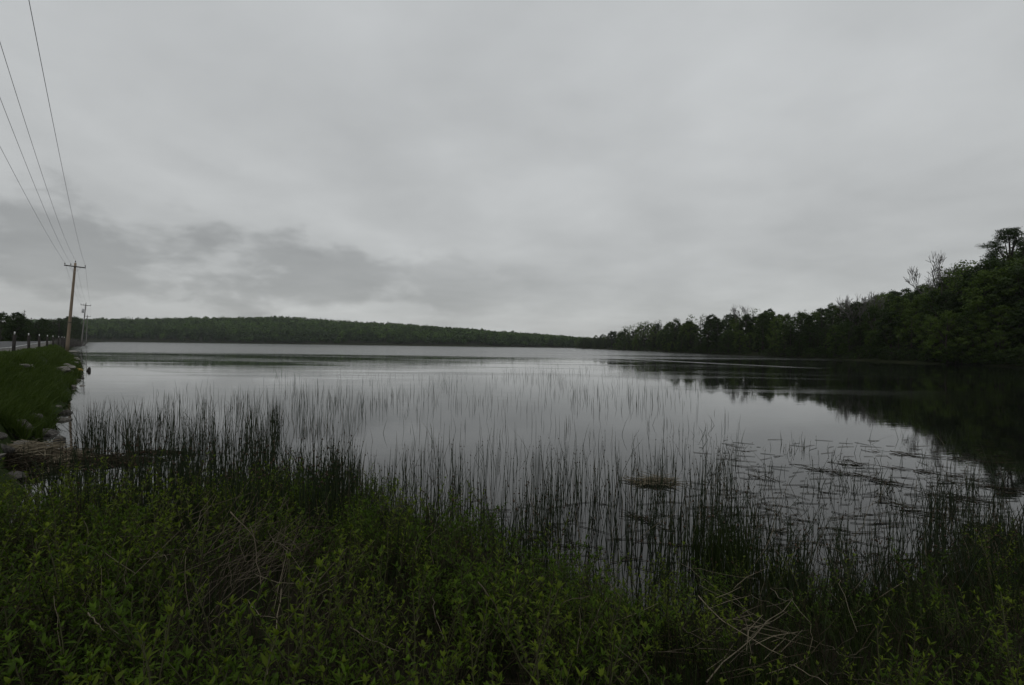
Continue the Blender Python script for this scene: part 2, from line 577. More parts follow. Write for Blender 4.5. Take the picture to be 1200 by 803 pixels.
emb = sweep('embankment', [(-0.3, RZ - .01), (0.25, RZ - 0.06), (0.6, RZ - 0.35), (1.0, RZ - 0.8), (1.4, 0.5), (1.75, 0.12), (2.4, -0.5)], M['turf'], 0.22, 0.1)
tag(emb, kind='structure')
sh_ = sweep('shoulder', [(-1.6, RZ), (-0.9, RZ - 0.005), (-0.25, RZ - 0.02)], M['gravel'], 0.05)
tag(sh_, kind='structure')
emb2 = sweep('verge', [(-9.6, RZ - 0.02), (-10.6, RZ - 0.2), (-13.5, 0.8), (-16, 0.3)], M['turf'], 0.2, 0.05)
tag(emb2, kind='structure')
road = sweep('road', [(-9.7, RZ - 0.03), (-8.7, RZ + 0.012), (-5.2, RZ + 0.05), (-1.55, RZ + 0.012)], M['asphalt'])
tag(road, kind='structure')
for nm, o0 in (('edge_line', -1.95), ('edge_line', -8.4)):
    zz0 = RZ + 0.02
    ln = sweep(nm, [(o0 - 0.06, zz0 + 0.004), (o0 + 0.06, zz0 + 0.004)], M['paint'])
    tag(ln, kind='structure')


# ------------------------------------------------------------------ utility poles and wires
LEAN = R(4.4)


def utility_pole(loc, h, r0, arm_w, label, rz, lean=LEAN, transformer=False, grey=False):
    o = empty('utility_pole', loc)
    tag(o, label, 'utility pole', 'utility poles along the causeway')
    top = np.array((math.sin(lean) * h, 0, math.cos(lean) * h))
    ax = top / h
    A = Acc()
    ts = np.linspace(-0.08, 1, 9)
    tube(A, ax[None] * (ts * h)[:, None], r0 * (1 - 0.4 * np.clip(ts, 0, 1)), 10)
    A.obj('shaft', M['pole_grey'] if grey else M['pole'], o, True)
    rot = np.array(Matrix.Rotation(lean, 3, 'Y') @ Matrix.Rotation(rz, 3, 'Z'))
    ac = ax * (h - 0.45)
    face = rot @ np.array((0, -(r0 * 0.65 + 0.05), 0))
    A = Acc()
    box(A, ac + face, (arm_w, 0.1, 0.13), rot)
    A.obj('crossarm', M['arm'], o)
    for sx in (-1, 1):
        A = Acc()
        p0 = ac + face * 1.45 + rot @ np.array((sx * arm_w * 0.3, 0, -0.03))
        p1 = ax * (h - 1.15) + face * 0.75
        tube(A, [p0, p1], 0.018, 5)
        A.obj('brace', M['steel'], o)
    pins = []
    for fx in (-0.47, -0.2, 0.47):
        A = Acc()
        c0 = ac + face + rot @ np.array((fx * arm_w, 0, 0.06))
        tube(A, [c0, c0 + ax * 0.1, c0 + ax * 0.11, c0 + ax * 0.17, c0 + ax * 0.18, c0 + ax * 0.24], [0.015, 0.015, 0.06, 0.05, 0.065, 0.03], 8)
        A.obj('insulator', M['porcelain'], o)
        pins.append(np.array(loc) + c0 + ax * 0.25)
    A = Acc()
    c0 = ax * (h - 0.02)
    tube(A, [c0, c0 + ax * 0.12, c0 + ax * 0.13, c0 + ax * 0.22, c0 + ax * 0.3], [0.015, 0.015, 0.065, 0.05, 0.03], 8)
    A.obj('insulator', M['porcelain'], o)
    pins.insert(2, np.array(loc) + c0 + ax * 0.31)
    if transformer:
        A = Acc()
        c0 = ax * (h - 1.9) + rot @ np.array((-0.42, -0.1, 0))
        tube(A, [c0 - ax * 0.5, c0 - ax * 0.46, c0 + ax * 0.44, c0 + ax * 0.5, c0 + ax * 0.58], [0.2, 0.25, 0.25, 0.2, 0.05], 12)
        A.obj('transformer', M['steel'], o, True)
    else:
        A = Acc()
        c0 = ax * (h * 0.3)
        box(A, c0 + rot @ np.array((-0.05, -r0 * 1.0, 0)), (0.45, 0.08, 0.1), rot)
        A.obj('marker_bracket', M['arm'], o)
    return o, pins


ROT = -math.atan2(U[0], U[1]) * 0 + math.atan2(V[1], V[0])
pb = at_depth(79, 401, 62.0)
pb[2] = RZ - 0.35
pole1, pins1 = utility_pole(pb, 10.3, 0.19, 2.0, 'tall brown wooden utility pole leaning over beside the guard posts', ROT)
pb2 = at_depth(95.5, 400, 128.0)
pb2[2] = RZ - 0.15
pole2, pins2 = utility_pole(pb2, 9.9, 0.16, 2.0, 'weathered grey utility pole carrying a transformer can', ROT, R(5.5), True, True)
pb3 = at_depth(101, 400, 205.0)
pb3[2] = RZ - 0.15
pole3, pins3 = utility_pole(pb3, 10.6, 0.16, 2.0, 'small distant grey utility pole beyond the transformer pole', ROT, R(2.0), False, True)
# the pole behind the photographer that the wires come from
WP = {3: [(36, 0), (60, 143)], 2: [(0, 46), (56, 228)], 1: [(0, 112), (42, 224)], 0: [(0, 172), (50, 266)]}
wire_names = ['power_wire'] * 4
wl = ['overhead wire on the landward end insulator of the leaning brown pole',
      'overhead wire on the inner crossarm insulator of the leaning brown pole',
      'overhead wire tied to the very top of the leaning brown pole',
      'overhead wire on the lakeward end insulator of the leaning brown pole']
for k in range(4):
    p1 = pins1[k]
    # walk back along the line direction; heights follow a sagging curve fitted to the sight lines
    S, H = [0.0], [p1[2]]
    for (px, py) in WP[k]:
        d = CAM_M.to_3x3() @ Vector(((px - 600) / FPX, -(py - 401.5) / FPX, -1.0))
        # intersection in plan of the sight line with the wire line p1 - U*s
        A_ = np.array(((d.x, U[0]), (d.y, U[1])))
        t, s = np.linalg.solve(A_, p1[:2])
        S.append(s)
        H.append(CAM_H + d.z * t)
    # least squares of sag curve: h = p1z + a s + b s^2, gently damped
    S, H = np.array(S), np.array(H)
    AA = np.stack((S[1:], S[1:] ** 2 / 60), 1)
    co = np.linalg.lstsq(np.vstack((AA, np.eye(2) * 6.0)), np.concatenate((H[1:] - p1[2], [0, 0.3])), rcond=None)[0]
    sv = np.linspace(0, 82, 60)
    P = np.stack((p1[0] - U[0] * sv, p1[1] - U[1] * sv, p1[2] + co[0] * sv + co[1] * sv ** 2 / 60), 1)
    A = Acc()
    tube(A, P, 0.008, 5)
    tt = np.linspace(0, 1, 24)[1:, None]
    P2 = pins1[k] * (1 - tt) + pins2[k] * tt
    P2[:, 2] -= 4 * 0.7 * (tt * (1 - tt))[:, 0]
    tube(A, np.vstack((pins1[k], P2)), 0.009, 4)
    P3 = pins2[k] * (1 - tt) + pins3[k] * tt
    P3[:, 2] -= 4 * 0.7 * (tt * (1 - tt))[:, 0]
    tube(A, np.vstack((pins2[k], P3)), 0.009, 4)
    tag(A.obj('power_wire', M['wire']), wl[k], 'wire', 'overhead wires of the pole line')

# ------------------------------------------------------------------ guard posts and the far guard rail
A = Acc()
hs = [(-.055, -.055), (.055, -.055), (.055, .055), (-.055, .055)]
v = [(x_, y_, -0.4) for x_, y_ in hs] + [(x_, y_, 0.78) for x_, y_ in hs] + [(x_ * .7, y_ * .7, 0.83) for x_, y_ in hs]
A.add(v, None, [(0, 1, 5, 4), (1, 2, 6, 5), (2, 3, 7, 6), (3, 0, 4, 7), (4, 5, 9, 8), (5, 6, 10, 9), (6, 7, 11, 10), (7, 4, 8, 11), (8, 9, 10, 11)])
post_me = A.mesh('post', M['post'])
A = Acc()
tube(A, [(0, 0, 0.828), (0, 0, 0.88), (0, 0, 0.93), (0, 0, 0.95)], [0.018, 0.024, 0.024, 0.016], 8)
cap_me = A.mesh('reflector_cap', M['white'])
post_px = [(16, 22.0), (34, 26.9), (46, 31.4), (55, 36.5), (62.5, 42.0), (68.5, 47.8), (72.5, 52.6), (75.5, 57.2), (-16, 17.6)]
for k, (px, d) in enumerate(post_px):
    p = at_depth(px, 400, d)
    p[2] = RZ - 0.02
    o = empty('guard_post', p, ROT)
    o.rotation_euler = (0.03 * math.sin(k * 3.1), 0.03 * math.cos(k * 2.3), ROT)
    tag(o, 'dark square roadside guard post topped with a white reflector cap', 'guard post', 'guard posts along the road edge')
    link('post', post_me, o)
    link('reflector_cap', cap_me, o)

rail = empty('guard_rail', cw(24, -8.9, RZ))
tag(rail, 'pale galvanised guard rail along the far edge of the road', 'guard rail')
r0 = np.array(rail.location)
A = Acc()
prof = [(-0.0, 0.72), (0.05, 0.69), (0.05, 0.63), (0.0, 0.58), (0.05, 0.53), (0.05, 0.47), (0.0, 0.44), (-0.02, 0.44), (-0.02, 0.72)]
sv = np.arange(8, 92.1, 4)
P = np.array([cw(s, -8.9 + o_, RZ + z_) for s in sv for o_, z_ in prof]) - r0
k = len(prof)
A.add(P, None, [(r_ * k + c_, r_ * k + (c_ + 1) % k, (r_ + 1) * k + (c_ + 1) % k, (r_ + 1) * k + c_) for r_ in range(len(sv) - 1) for c_ in range(k)])
A.obj('beam', M['steel'], rail)
for s in sv:
    A = Acc()
    box(A, cw(s, -9.0, RZ + 0.2) - r0, (0.15, 0.15, 1.0))
    A.obj('post', M['post'], rail)


# ------------------------------------------------------------------ trees: prototypes
def limb(acc, p0, d0, length, r0, g, n=5, up=0.15, sides=5, wob=0.18):
    p = [np.array(p0, float)]
    d = np.array(d0, float)
    for _ in range(n):
        d = unit(d + g.normal(size=3) * wob + np.array((0, 0, up)))
        p.append(p[-1] + d * length / n)
    tube(acc, p, np.linspace(r0, r0 * 0.3, n + 1), sides)
    return np.array(p)


def broadleaf(seed, h=11.0, r=3.4, low=0.25, nclump=42, per=105, leaf=0.165, flat=1.0):
    g = np.random.default_rng(seed)
    tr = Acc()
    bend = g.normal(size=2) * 0.35
    ts = np.linspace(0, 1, 8)
    spine = np.stack((bend[0] * ts ** 2 + 0.15 * np.sin(ts * 5), bend[1] * ts ** 2, ts * h * 0.9), 1)
    tube(tr, np.vstack((spine[0] - (0, 0, .8), spine)), np.concatenate(([0.024 * h], 0.02 * h * (1 - 0.85 * ts))), 7)
    cr = Acc()
    cl = []
    for k in range(nclump):
        u = (k + 0.5) / nclump
        zt = low + (1 - low) * u
        rr = r * (math.sin(math.pi * min(1, (zt - low) / (1 - low) * 0.82 + 0.16)) ** 0.7) * g.uniform(0.45, 1.05)
        an = k * 2.4 + g.uniform(-.5, .5)
        c = np.array((math.cos(an) * rr, math.sin(an) * rr, zt * h)) + np.array((np.interp(zt, ts, spine[:, 0]), np.interp(zt, ts, spine[:, 1]), 0))
        cl.append(c)
        if k % 3 == 0:
            zb = max(0.15, zt - 0.22)
            s = np.array([np.interp(zb, ts, spine[:, q_]) for q_ in range(3)])
            tube(tr, [s, s * .5 + c * .5 + (0, 0, -.1), c], [0.008 * h, 0.005 * h, 0.002 * h], 4)
    for c in cl:
        rc = g.uniform(0.7, 1.25) * r * 0.27
        du = unit(g.normal(size=(per, 3)))
        pts = c + du * (g.random((per, 1)) ** .45) * np.array((rc, rc, rc * 0.66 * flat)) * 1.05 + g.normal(size=(per, 3)) * rc * .12
        leafquads(cr, pts, g.uniform(0.6, 1.3, per) * leaf, np.clip(g.uniform(0.2, 0.8) + g.normal(size=per) * 0.16, 0, 1), g, 0.62, 0.5, du)
    return tr.mesh('trunk', M['bark'], True), cr


def conifer(seed, h=11.0, r=1.9, levels=26, leaf=0.2, droop=0.25, power=0.85):
    g = np.random.default_rng(seed)
    tr = Acc()
    tube(tr, [(0, 0, -0.8), (0, 0, h * .3), (0.05, 0, h * .7), (0, 0, h)], [0.02 * h, 0.015 * h, 0.008 * h, 0.002 * h], 7)
    cr = Acc()
    for k in range(levels):
        zt = 0.06 + 0.94 * (k + g.uniform(0, .6)) / levels
        rr = r * (1 - zt) ** power + 0.12
        nb = max(4, int(9 * (1 - zt) + 3))
        for q_ in range(nb):
            an = g.uniform(0, 6.28)
            L = rr * g.uniform(0.55, 1.15)
            n = max(4, int(L * 12))
            t = g.uniform(0.1, 1, n) ** 0.7
            px_ = np.cos(an) * L * t
            py_ = np.sin(an) * L * t
            pz_ = zt * h - droop * L * t + 0.18 * L * t ** 3
            pts = np.stack((px_, py_, pz_), 1) + g.normal(size=(n, 3)) * 0.11
            leafquads(cr, pts, g.uniform(.6, 1.2, n) * leaf * (0.6 + 0.4 * (1 - zt)), np.clip(g.uniform(.2, .7) + g.normal(size=n) * .15 + 0.2 * t, 0, 1), g, 0.45, 0.4)
    return tr.mesh('trunk', M['bark'], True), cr


def bare(seed, h=9.0, spread=0.55, depth=5, r0=0.13):
    g = np.random.default_rng(seed)
    tr, br = Acc(), Acc()

    def grow(p, d, L, r, lev):
        acc = tr if lev <= 1 else br
        n = 3
        pts = [p]
        for _ in range(n):
            d = unit(d + g.normal(size=3) * 0.13 + np.array((0, 0, 0.08)))
            pts.append(pts[-1] + d * L / n)
        tube(acc, pts, np.linspace(r, r * 0.62, n + 1), 5 if lev < 2 else 3, cap=False)
        if lev >= depth:
            return
        for _ in range(3 if lev else 4):
            ax = unit(g.normal(size=3))
            nd = unit(d + np.cross(d, ax) * spread * g.uniform(0.6, 1.3) + np.array((0, 0, 0.12)))
            st = pts[-1] if g.random() < 0.5 else pts[2] * .5 + pts[3] * .5
            grow(st, nd, L * g.uniform(0.6, 0.82), max(r * 0.6, 0.026), lev + 1)
    grow(np.array((0, 0, -0.4)), np.array((0, 0, 1.0)), h * 0.34, r0, 0)
    return tr.mesh('trunk', M['twig'], True), br.mesh('branches', M['twig'])


def proto(gen, mat):
    return gen[0], gen[1].mesh('crown', M[mat])


P_CON = [proto(conifer(s, 11, r_, 24, 0.2, dr, pw), 'conifer') for s, r_, dr, pw in ((11, 1.9, .25, .85), (12, 1.5, .1, .6), (13, 2.3, .3, .9), (14, 1.7, .15, .7), (15, 2.0, .35, .8))]
P_BRD = [proto(broadleaf(s, 11, r_, lo), 'broad') for s, r_, lo in ((21, 3.2, .08), (22, 2.8, .05), (23, 3.7, .1), (24, 2.6, .06), (25, 3.1, .05))]
P_SPR = [proto(broadleaf(s, 11, r_, lo, 36, 90, .155), 'spring') for s, r_, lo in ((31, 3.0, .1), (32, 2.6, .08), (33, 3.4, .1), (34, 2.9, .05))]
P_SPARSE = [proto(broadleaf(s, 11, r_, lo, 22, 26, .15), 'spring') for s, r_, lo in ((41, 2.6, .35), (42, 2.9, .4))]
P_BARE = [bare(51, 9, .72), bare(52, 9, .8)]
P_BUSH = [proto(broadleaf(s, 3.0, 1.5, .05, 18, 60, .12), 'broad') for s in (61, 62, 63)]
P_BUSHS = [proto(broadleaf(s, 3.0, 1.6, .05, 18, 60, .12), 'spring') for s in (64, 65)]


def tree(name, pr, loc, h, h0, label, cat, group=None, rz=0.0, wide=1.0, lean=(0, 0)):
    s = h / h0
    o = empty(name, loc, rz, (s * wide, s * wide, s))
    o.rotation_euler = (lean[0], lean[1], rz)
    tag(o, label, cat, group)
    link(pr[0].name.split('.')[0], pr[0], o)
    link(pr[1].name.split('.')[0], pr[1], o)
    return o


# ---- skyline of the wooded shore: pixel column -> elevation above the horizon in pixels
SX = np.array([668, 676, 684, 700, 710, 720, 730, 740, 760, 770, 800, 840, 870, 900, 930, 960, 1000, 1020, 1050, 1075, 1100, 1125, 1150, 1175, 1230, 1400])
SE = np.array([3, 8.5, 11, 13.5, 15.5, 18, 21, 25, 30, 31, 34, 40, 44, 46, 45, 49, 58, 62, 72, 77, 84, 95, 104, 112, 122, 140])
g = np.random.default_rng(77)
KIND = {
    'dark_conifer': ('dark narrow conifer in the tree wall on the wooded lake shore', 'conifer tree'),
    'leafy_tree': ('dark green broadleaf tree in the tree wall on the wooded lake shore', 'broadleaf tree'),
    'spring_tree': ('fresh light green spring tree in the tree wall on the wooded lake shore', 'broadleaf tree'),
    'thin_tree': ('thin half-leafed tree poking out of the wooded shore skyline', 'broadleaf tree'),
}
cnt = 0
cols = np.concatenate([np.linspace(682 + o_, 1240 + o_, 84) + g.uniform(-3, 3, 84) for o_ in (0, 1.7, 3.4, 5.0)] + [np.linspace(675, 810, 76), np.linspace(1000, 1240, 60)])
for c_ in cols:
    back = g.random() ** 1.2 * (36.0 if c_ > 1000 else 24.0) + 0.8
    # plan position: on the sight line of that column, `back` metres behind the waterline
    k_ = (c_ - 600) / FPX
    yv = 80.0 / k_
    for _ in range(12):
        yv = (float(right_shore(yv)) + back) / k_ * 0.5 + yv * 0.5
    if yv > 600:
        yv = 530 + g.uniform(0, 50)
    xv = k_ * yv
    zg = float(terrain(xv, yv))
    cap = CAM_H + np.interp(c_, SX, SE) * yv / FPX
    u = g.random()
    gv = .5 + .5 * math.sin(c_ * .05 + 1.2)                      # lighter groves alternate with dark stands
    kind = 'dark_conifer' if u < 0.46 - .22 * gv else ('leafy_tree' if u < 0.74 - .16 * gv else ('spring_tree' if u < 0.94 else 'thin_tree'))
    lim = (cap * g.uniform(0.84, 1.0) if g.random() < .75 else cap * g.uniform(.98, 1.06)) - zg
    hw = g.uniform(10, 17) if back > 6 else g.uniform(4.5, 9.5)
    if kind == 'thin_tree':
        if back < 8:
            continue
        lim = cap * g.uniform(1.02, 1.1) - zg
        hw = 19
    h = min(hw, lim)
    if h < 2.5:
        if lim < 1.5:
            continue
        h = max(lim, 1.8)
    prs = {'dark_conifer': P_CON, 'leafy_tree': P_BRD, 'spring_tree': P_SPR, 'thin_tree': P_SPARSE}[kind]
    pr = prs[g.integers(len(prs))]
    if 'conifer' not in kind and h < 5:
        pr = (P_BUSH if kind == 'leafy_tree' else P_BUSHS)[g.integers(2)]
        h0 = 3.0
    else:
        h0 = 11.0
    lab, cat = KIND[kind]
    where = ('on the far wooded point' if c_ < 760 else 'between the wooded point and the pale grove' if c_ < 930 else
             'around the pale leafless grove' if c_ < 1040 else 'below the bare ridge tree' if c_ < 1130 else 'below the spreading hilltop tree')
    where += ', at the waterline' if back < 4 else ', up the slope' if back > 14 else ''
    lab = {'dark_conifer': 'dark narrow conifer', 'leafy_tree': 'dark green broadleaf tree', 'spring_tree': 'fresh light green spring tree', 'thin_tree': 'thin half-leafed tree'}[kind] + ' ' + where
    tree(kind, pr, (xv, yv, zg - 0.1), h, h0, lab, cat, lab + 's', g.uniform(0, 6.28), g.uniform(0.9, 1.25) if h0 > 4 else 0.9)
    cnt += 1

# shore bushes overhanging the water
for c_ in np.linspace(700, 1225, 74):
    k_ = (c_ + g.uniform(-5, 5) - 600) / FPX
    yv = 80.0 / k_
    for _ in range(10):
        yv = (float(right_shore(yv)) + g.uniform(0.3, 1.2)) / k_ * 0.5 + yv * 0.5
    if yv > 580:
        continue
    xv = k_ * yv
    pr = P_BUSH[g.integers(3)]
    hb_ = g.uniform(1.4, 3.2)
    lb = ('tall' if hb_ > 2.5 else 'low' if hb_ < 1.9 else 'rounded') + ' dark waterline bush ' + (
        'on the far wooded point' if c_ < 760 else 'between the wooded point and the pale grove' if c_ < 930 else 'under the pale leafless grove' if c_ < 1040 else 'under the lime-green bush' if c_ < 1130 else 'under the leaning birch')
    tree('shore_bush', pr, (xv, yv, float(terrain(xv, yv)) - 0.1), hb_, 3.0, lb, 'bush', lb, g.uniform(0, 6.28), g.uniform(1.0, 1.5))


def on_shore(px, depth, top_py):
    """base on the hillside at that column and depth, and the height that reaches the given pixel row"""
    p = at_depth(px, 400, depth)
    zg = float(terrain(p[0], p[1]))
    return (p[0], p[1], zg - 0.1), at_depth(px, top_py, depth)[2] - zg


# single trees that stand out
loc, h = on_shore(1087, 112, 303)
tree('bare_tree', P_BARE[0], loc, h, 8.6, 'leafless grey tree standing out against the sky on the wooded ridge', 'bare tree', rz=0.6, wide=0.8)
for px, d, ty, lab in ((1108, 116, 318, 'small leafless tree beside the larger bare tree on the ridge'),
                       (1022, 128, 343, 'leafless twiggy tree rising between dark conifers on the shore'),
                       (996, 134, 346, 'pale leafless tree at the edge of the light green grove'),
                       (866, 205, 358, 'leafless tree topping the dark middle of the wooded shore')):
    loc, h = on_shore(px, d, ty)
    tree('bare_tree', P_BARE[1], loc, h, 8.6, lab, 'bare tree', rz=px, wide=0.75)
big = proto(broadleaf(71, 20, 5.0, .5, 64, 230, .13, 0.5), 'broad')
loc, h = on_shore(1184, 104, 268)
tree('hilltop_tree', big, loc, h, 20.0, 'tall spreading tree with a layered crown above the wooded hillside', 'broadleaf tree', rz=0.8, wide=0.95)
loc, h = on_shore(1222, 100, 240)
tree('hilltop_tree', P_CON[2], loc, h, 11.0, 'tall dark pine rising beside the spreading hilltop tree', 'conifer tree', rz=2.1, wide=0.9)
loc, h = on_shore(1068, 106, 377)
tree('lime_bush', P_BUSHS[0], loc, h, 3.0, 'bright yellow-green bush glowing low against the dark wood', 'bush', rz=0.3)
# leaning birch trunk
A = Acc()
b0 = at_depth(1172, 382, 90)
t0 = at_depth(1158, 338, 91)
z0 = float(terrain(b0[0], b0[1]))
pts = np.stack([np.array((b0[0] + .6, b0[1], z0 - .4)) - np.array((*b0[:2], z0)), np.array((0, 0, b0[2] - z0)), (t0 - np.array((*b0[:2], z0))) * np.array((.5, .5, 1)) * np.array((1, 1, .8)), t0 - np.array((*b0[:2], z0))])
tube(A, pts, [0.12, 0.09, 0.075, 0.05], 7)
bo = empty('birch_tree', (b0[0], b0[1], z0))
tag(bo, 'slender pale birch trunk leaning out of the dark hillside', 'birch tree')
A.obj('trunk', M['birch'], bo, True)
A = Acc()
gg = np.random.default_rng(5)
leafquads(A, pts[3] + gg.normal(size=(260, 3)) * (0.9, 0.9, 0.7), gg.uniform(.1, .22, 260), gg.uniform(.2, .8, 260), gg)
A.obj('crown', M['broad'], bo)

# ------------------------------------------------------------------ trees behind the road
LX = np.array([-80, 0, 25, 50, 80, 120, 170])
LE = np.array([34, 32, 30, 26, 26, 27, 24])
for c_ in np.concatenate((g.uniform(-60, 128, 60), g.uniform(60, 130, 18))):
    yv = g.uniform(120, 230) if c_ < 78 else g.uniform(240, 420)
    k_ = (c_ - 600) / FPX
    xv = k_ * yv
    p_ = (xv + KX * yv - TOE) * 0.778
    if p_ > -14:                     # keep it off the causeway
        xv -= (p_ + 14) / 0.778
        c_ = 600 + FPX * xv / yv
    zg = float(terrain(xv, yv))
    lim = CAM_H + np.interp(c_, LX, LE) * yv / FPX - zg
    h = max(3.0, lim * g.uniform(0.72, 1.03))
    if g.random() < 0.5:
        pr = P_CON[g.integers(5)]
        lab, cat, nm = 'dark conifer in the wood across the road', 'conifer tree', 'roadside_conifer'
    else:
        pr = P_BRD[g.integers(5)]
        lab, cat, nm = 'dull green leafy tree in the wood across the road', 'broadleaf tree', 'roadside_tree'
    lab = ('tall ' if h > 9 else 'low ' if h < 6.5 else 'middling ') + lab + (' behind the guard posts' if c_ < 78 else ' behind the farther utility poles')
    tree(nm, pr, (xv, yv, zg - 0.1), h, 11.0, lab, cat, lab, g.uniform(0, 6.28), g.uniform(1.0, 1.35))
p = at_depth(28, 400, 150)
zg = float(terrain(p[0], p[1]))
tree('roadside_conifer', P_CON[2], (p[0], p[1], zg), at_depth(28, 363, 150)[2] - zg, 11.0, 'pointed conifer standing taller than the wood across the road', 'conifer tree', rz=1.0, wide=1.1)

# ------------------------------------------------------------------ the far wooded hills: one mass
A = Acc()
g = np.random.default_rng(99)
N = 6500
pxs = g.uniform(30, 760, N)
yv = 748 + 400 * g.random(N)
xv = (pxs - 600) / FPX * yv
t_ = yv - far_shore(xv)
keep = t_ > 2
pxs, yv, xv, t_ = pxs[keep], yv[keep], xv[keep], t_[keep]
zg = terrain(xv, yv)
N = len(xv)
hh = g.uniform(8, 15, N) * np.where(t_ < 25, 0.72, 1)
cap = CAM_H + np.interp(pxs, FX, FE) * yv / FPX
hh = np.minimum(hh, np.maximum(cap * (1 + .018 * np.sin(xv * .045) + .012 * np.sin(xv * .11 + 2)) * np.where(g.random(N) < .75, g.uniform(.86, .96, N), g.uniform(.95, 1.04, N)) - zg, 4.5))
clump = 0.5 + 0.5 * np.sin(xv * 0.018 + 1.0) * np.cos(yv * 0.021 + xv * 0.006)
base_t = np.clip(0.18 + 0.35 * clump + g.normal(size=N) * 0.27 + np.clip(t_ / 380, 0, 1) * 0.22, 0, 1)
base_t = np.where((t_ < 30) & (g.random(N) < .75), base_t * 0.3, base_t)
con = g.random(N) < np.where(t_ < 40, 0.4, 0.12)
PER = 54
uu = g.normal(size=(N, PER, 3))
uu = unit(uu) * (g.random((N, PER, 1)) ** 0.25)
rad = np.where(con, hh * 0.17, g.uniform(3.4, 6.4, N))
ctr = np.stack((xv, yv, zg + hh * 0.56), -1)
ext = np.stack((rad, rad, hh * 0.46), -1)
pts = ctr[:, None, :] + uu * ext[:, None, :]
zrel = (uu[:, :, 2] + 1) / 2
shrink = np.where(con[:, None], np.clip(1.15 - zrel, 0.1, 1), 1.0)
pts[:, :, 0] = ctr[:, None, 0] + uu[:, :, 0] * rad[:, None] * shrink
pts[:, :, 1] = ctr[:, None, 1] + uu[:, :, 1] * rad[:, None] * shrink
tt = np.clip(np.repeat(np.where(con, base_t * 0.2, base_t)[:, None], PER, 1) + g.normal(size=(N, PER)) * 0.08, 0, 1)
leafquads(A, pts.reshape(-1, 3), g.uniform(0.9, 1.9, N * PER), tt.ravel(), g, 0.7, 0.35, uu.reshape(-1, 3))
ff = A.obj('far_forest', M['far'])
tag(ff, 'hazy green wooded hills beyond the open lake', 'forest', kind='stuff')
# mown clearing at the far waterline
A = Acc()
cl = []
for px, dd in ((131, 0), (150, 2), (174, 0), (174, 16), (150, 22), (131, 14)):
    y_ = 738 + dd
    x_ = (px - 600) / FPX * y_
    cl.append((x_, y_, 0.8 + dd * 0.12))
cl = np.array(cl)
A.add(np.vstack((cl, cl - (0, 0, 2.0))), [(0, 1, 2), (0, 2, 3), (0, 3, 4), (0, 4, 5)], [(0, 6, 7, 1), (1, 7, 8, 2)])
tag(A.obj('meadow', M['grass']), kind='structure')

# ------------------------------------------------------------------ rocks on the causeway toe
def boulder_mesh(seed, mat, sub=3, rough=0.22):
    import bmesh
    g = np.random.default_rng(seed)
    bm = bmesh.new()
    bmesh.ops.create_icosphere(bm, subdivisions=sub, radius=1.0)
    ph = g.uniform(0, 6.28, 12)
    dirs = unit(g.normal(size=(15, 3)))
    cut = g.uniform(0.45, 0.8, 15)
    for v in bm.verts:
        c = np.array(v.co)
        for d_, k_ in zip(dirs, cut):       # flat broken faces
            e = c @ d_ - k_
            if e > 0:
                c = c - d_ * e * 0.97
        n_ = math.sin(c[0] * 4 + ph[0]) * math.sin(c[1] * 5 + ph[1]) + math.sin(c[2] * 6 + ph[2]) * .6 + math.sin((c[0] + c[1]) * 11 + ph[3]) * .25
        v.co = c * (1 + rough * 0.22 * n_)
    me = bpy.data.meshes.new('boulder')
    bm.to_mesh(me)
    bm.free()
    me.materials.append(M[mat])
    return me


B_R = [boulder_mesh(s, 'rock', 3) for s in (1, 2, 3, 4)]
B_P = [boulder_mesh(s, 'rock_pale', 3) for s in (5, 6)]
B_L = boulder_mesh(8, 'lichen', 3)


def bank_z(x, y):
    rel = np.array((x, y)) - np.array((POST_C * 0.778 * 0.778, POST_C * 0.778 * 0.628))
    s_ = rel @ U
    off_ = rel @ V + 0.043 * max(s_ - 50, 0)
    return float(np.interp(off_, [-.3, .25, .6, 1.0, 1.4, 1.75, 2.4], [RZ, RZ - .06, RZ - .35, RZ - .8, .5, .12, -.5])), s_, off_


def bank_hit(px, py):
    """first point of the bank or water met by the sight line through a pixel"""
    d = CAM_M.to_3x3() @ Vector(((px - 600) / FPX, -(py - 401.5) / FPX, -1.0))
    t = 6.0
    while t < 200:
        x_, y_, z_ = d.x * t, d.y * t, CAM_H + d.z * t
        if z_ <= max(0.0, bank_z(x_, y_)[0]):
            break
        t += 0.05
    return np.array((x_, y_, z_))


BANK_ROCKS = []


def boulder(me, px, py, z, size, rz, label, group=None):
    p = bank_hit(px, py)
    BANK_ROCKS.append((*bank_z(p[0], p[1])[1:], max(size[:2])))
    o = link('boulder', me, None, (p[0], p[1], p[2] + size[2] * 0.2))
    o.scale = size
    o.rotation_euler = (0.1 * math.sin(px), 0.1 * math.cos(px), rz)
    tag(o, label, 'rock', group)
    return o


boulder(B_R[0], 23, 506, 0.1, (0.36, 0.27, 0.22), 0.5, 'large rounded grey boulder behind the heap of dead reeds')
boulder(B_R[1], 54, 509, 0.0, (0.46, 0.28, 0.19), -0.2, 'flat grey boulder at the water edge above the dead reed heap')
boulder(B_R[2], 70, 517, -0.05, (0.2, 0.18, 0.14), 0.9, 'dark wet boulder half in the water beside the flat boulder')
boulder(B_R[3], 6, 530, 0.15, (0.24, 0.2, 0.14), 0.9, 'brown boulder at the landward side of the dead reed heap')
boulder(B_R[2], 40, 490, 0.1, (0.25, 0.2, 0.13), 2.2, 'low dark rock tucked under the overhanging bank grass')
boulder(B_P[0], 67, 436, 0.05, (0.55, 0.4, 0.3), 0.3, 'pale rock on the bank inland of the driftwood log')
boulder(B_P[1], 78, 434, 0.0, (0.62, 0.46, 0.4), 1.3, 'grey domed rock above the driftwood log')
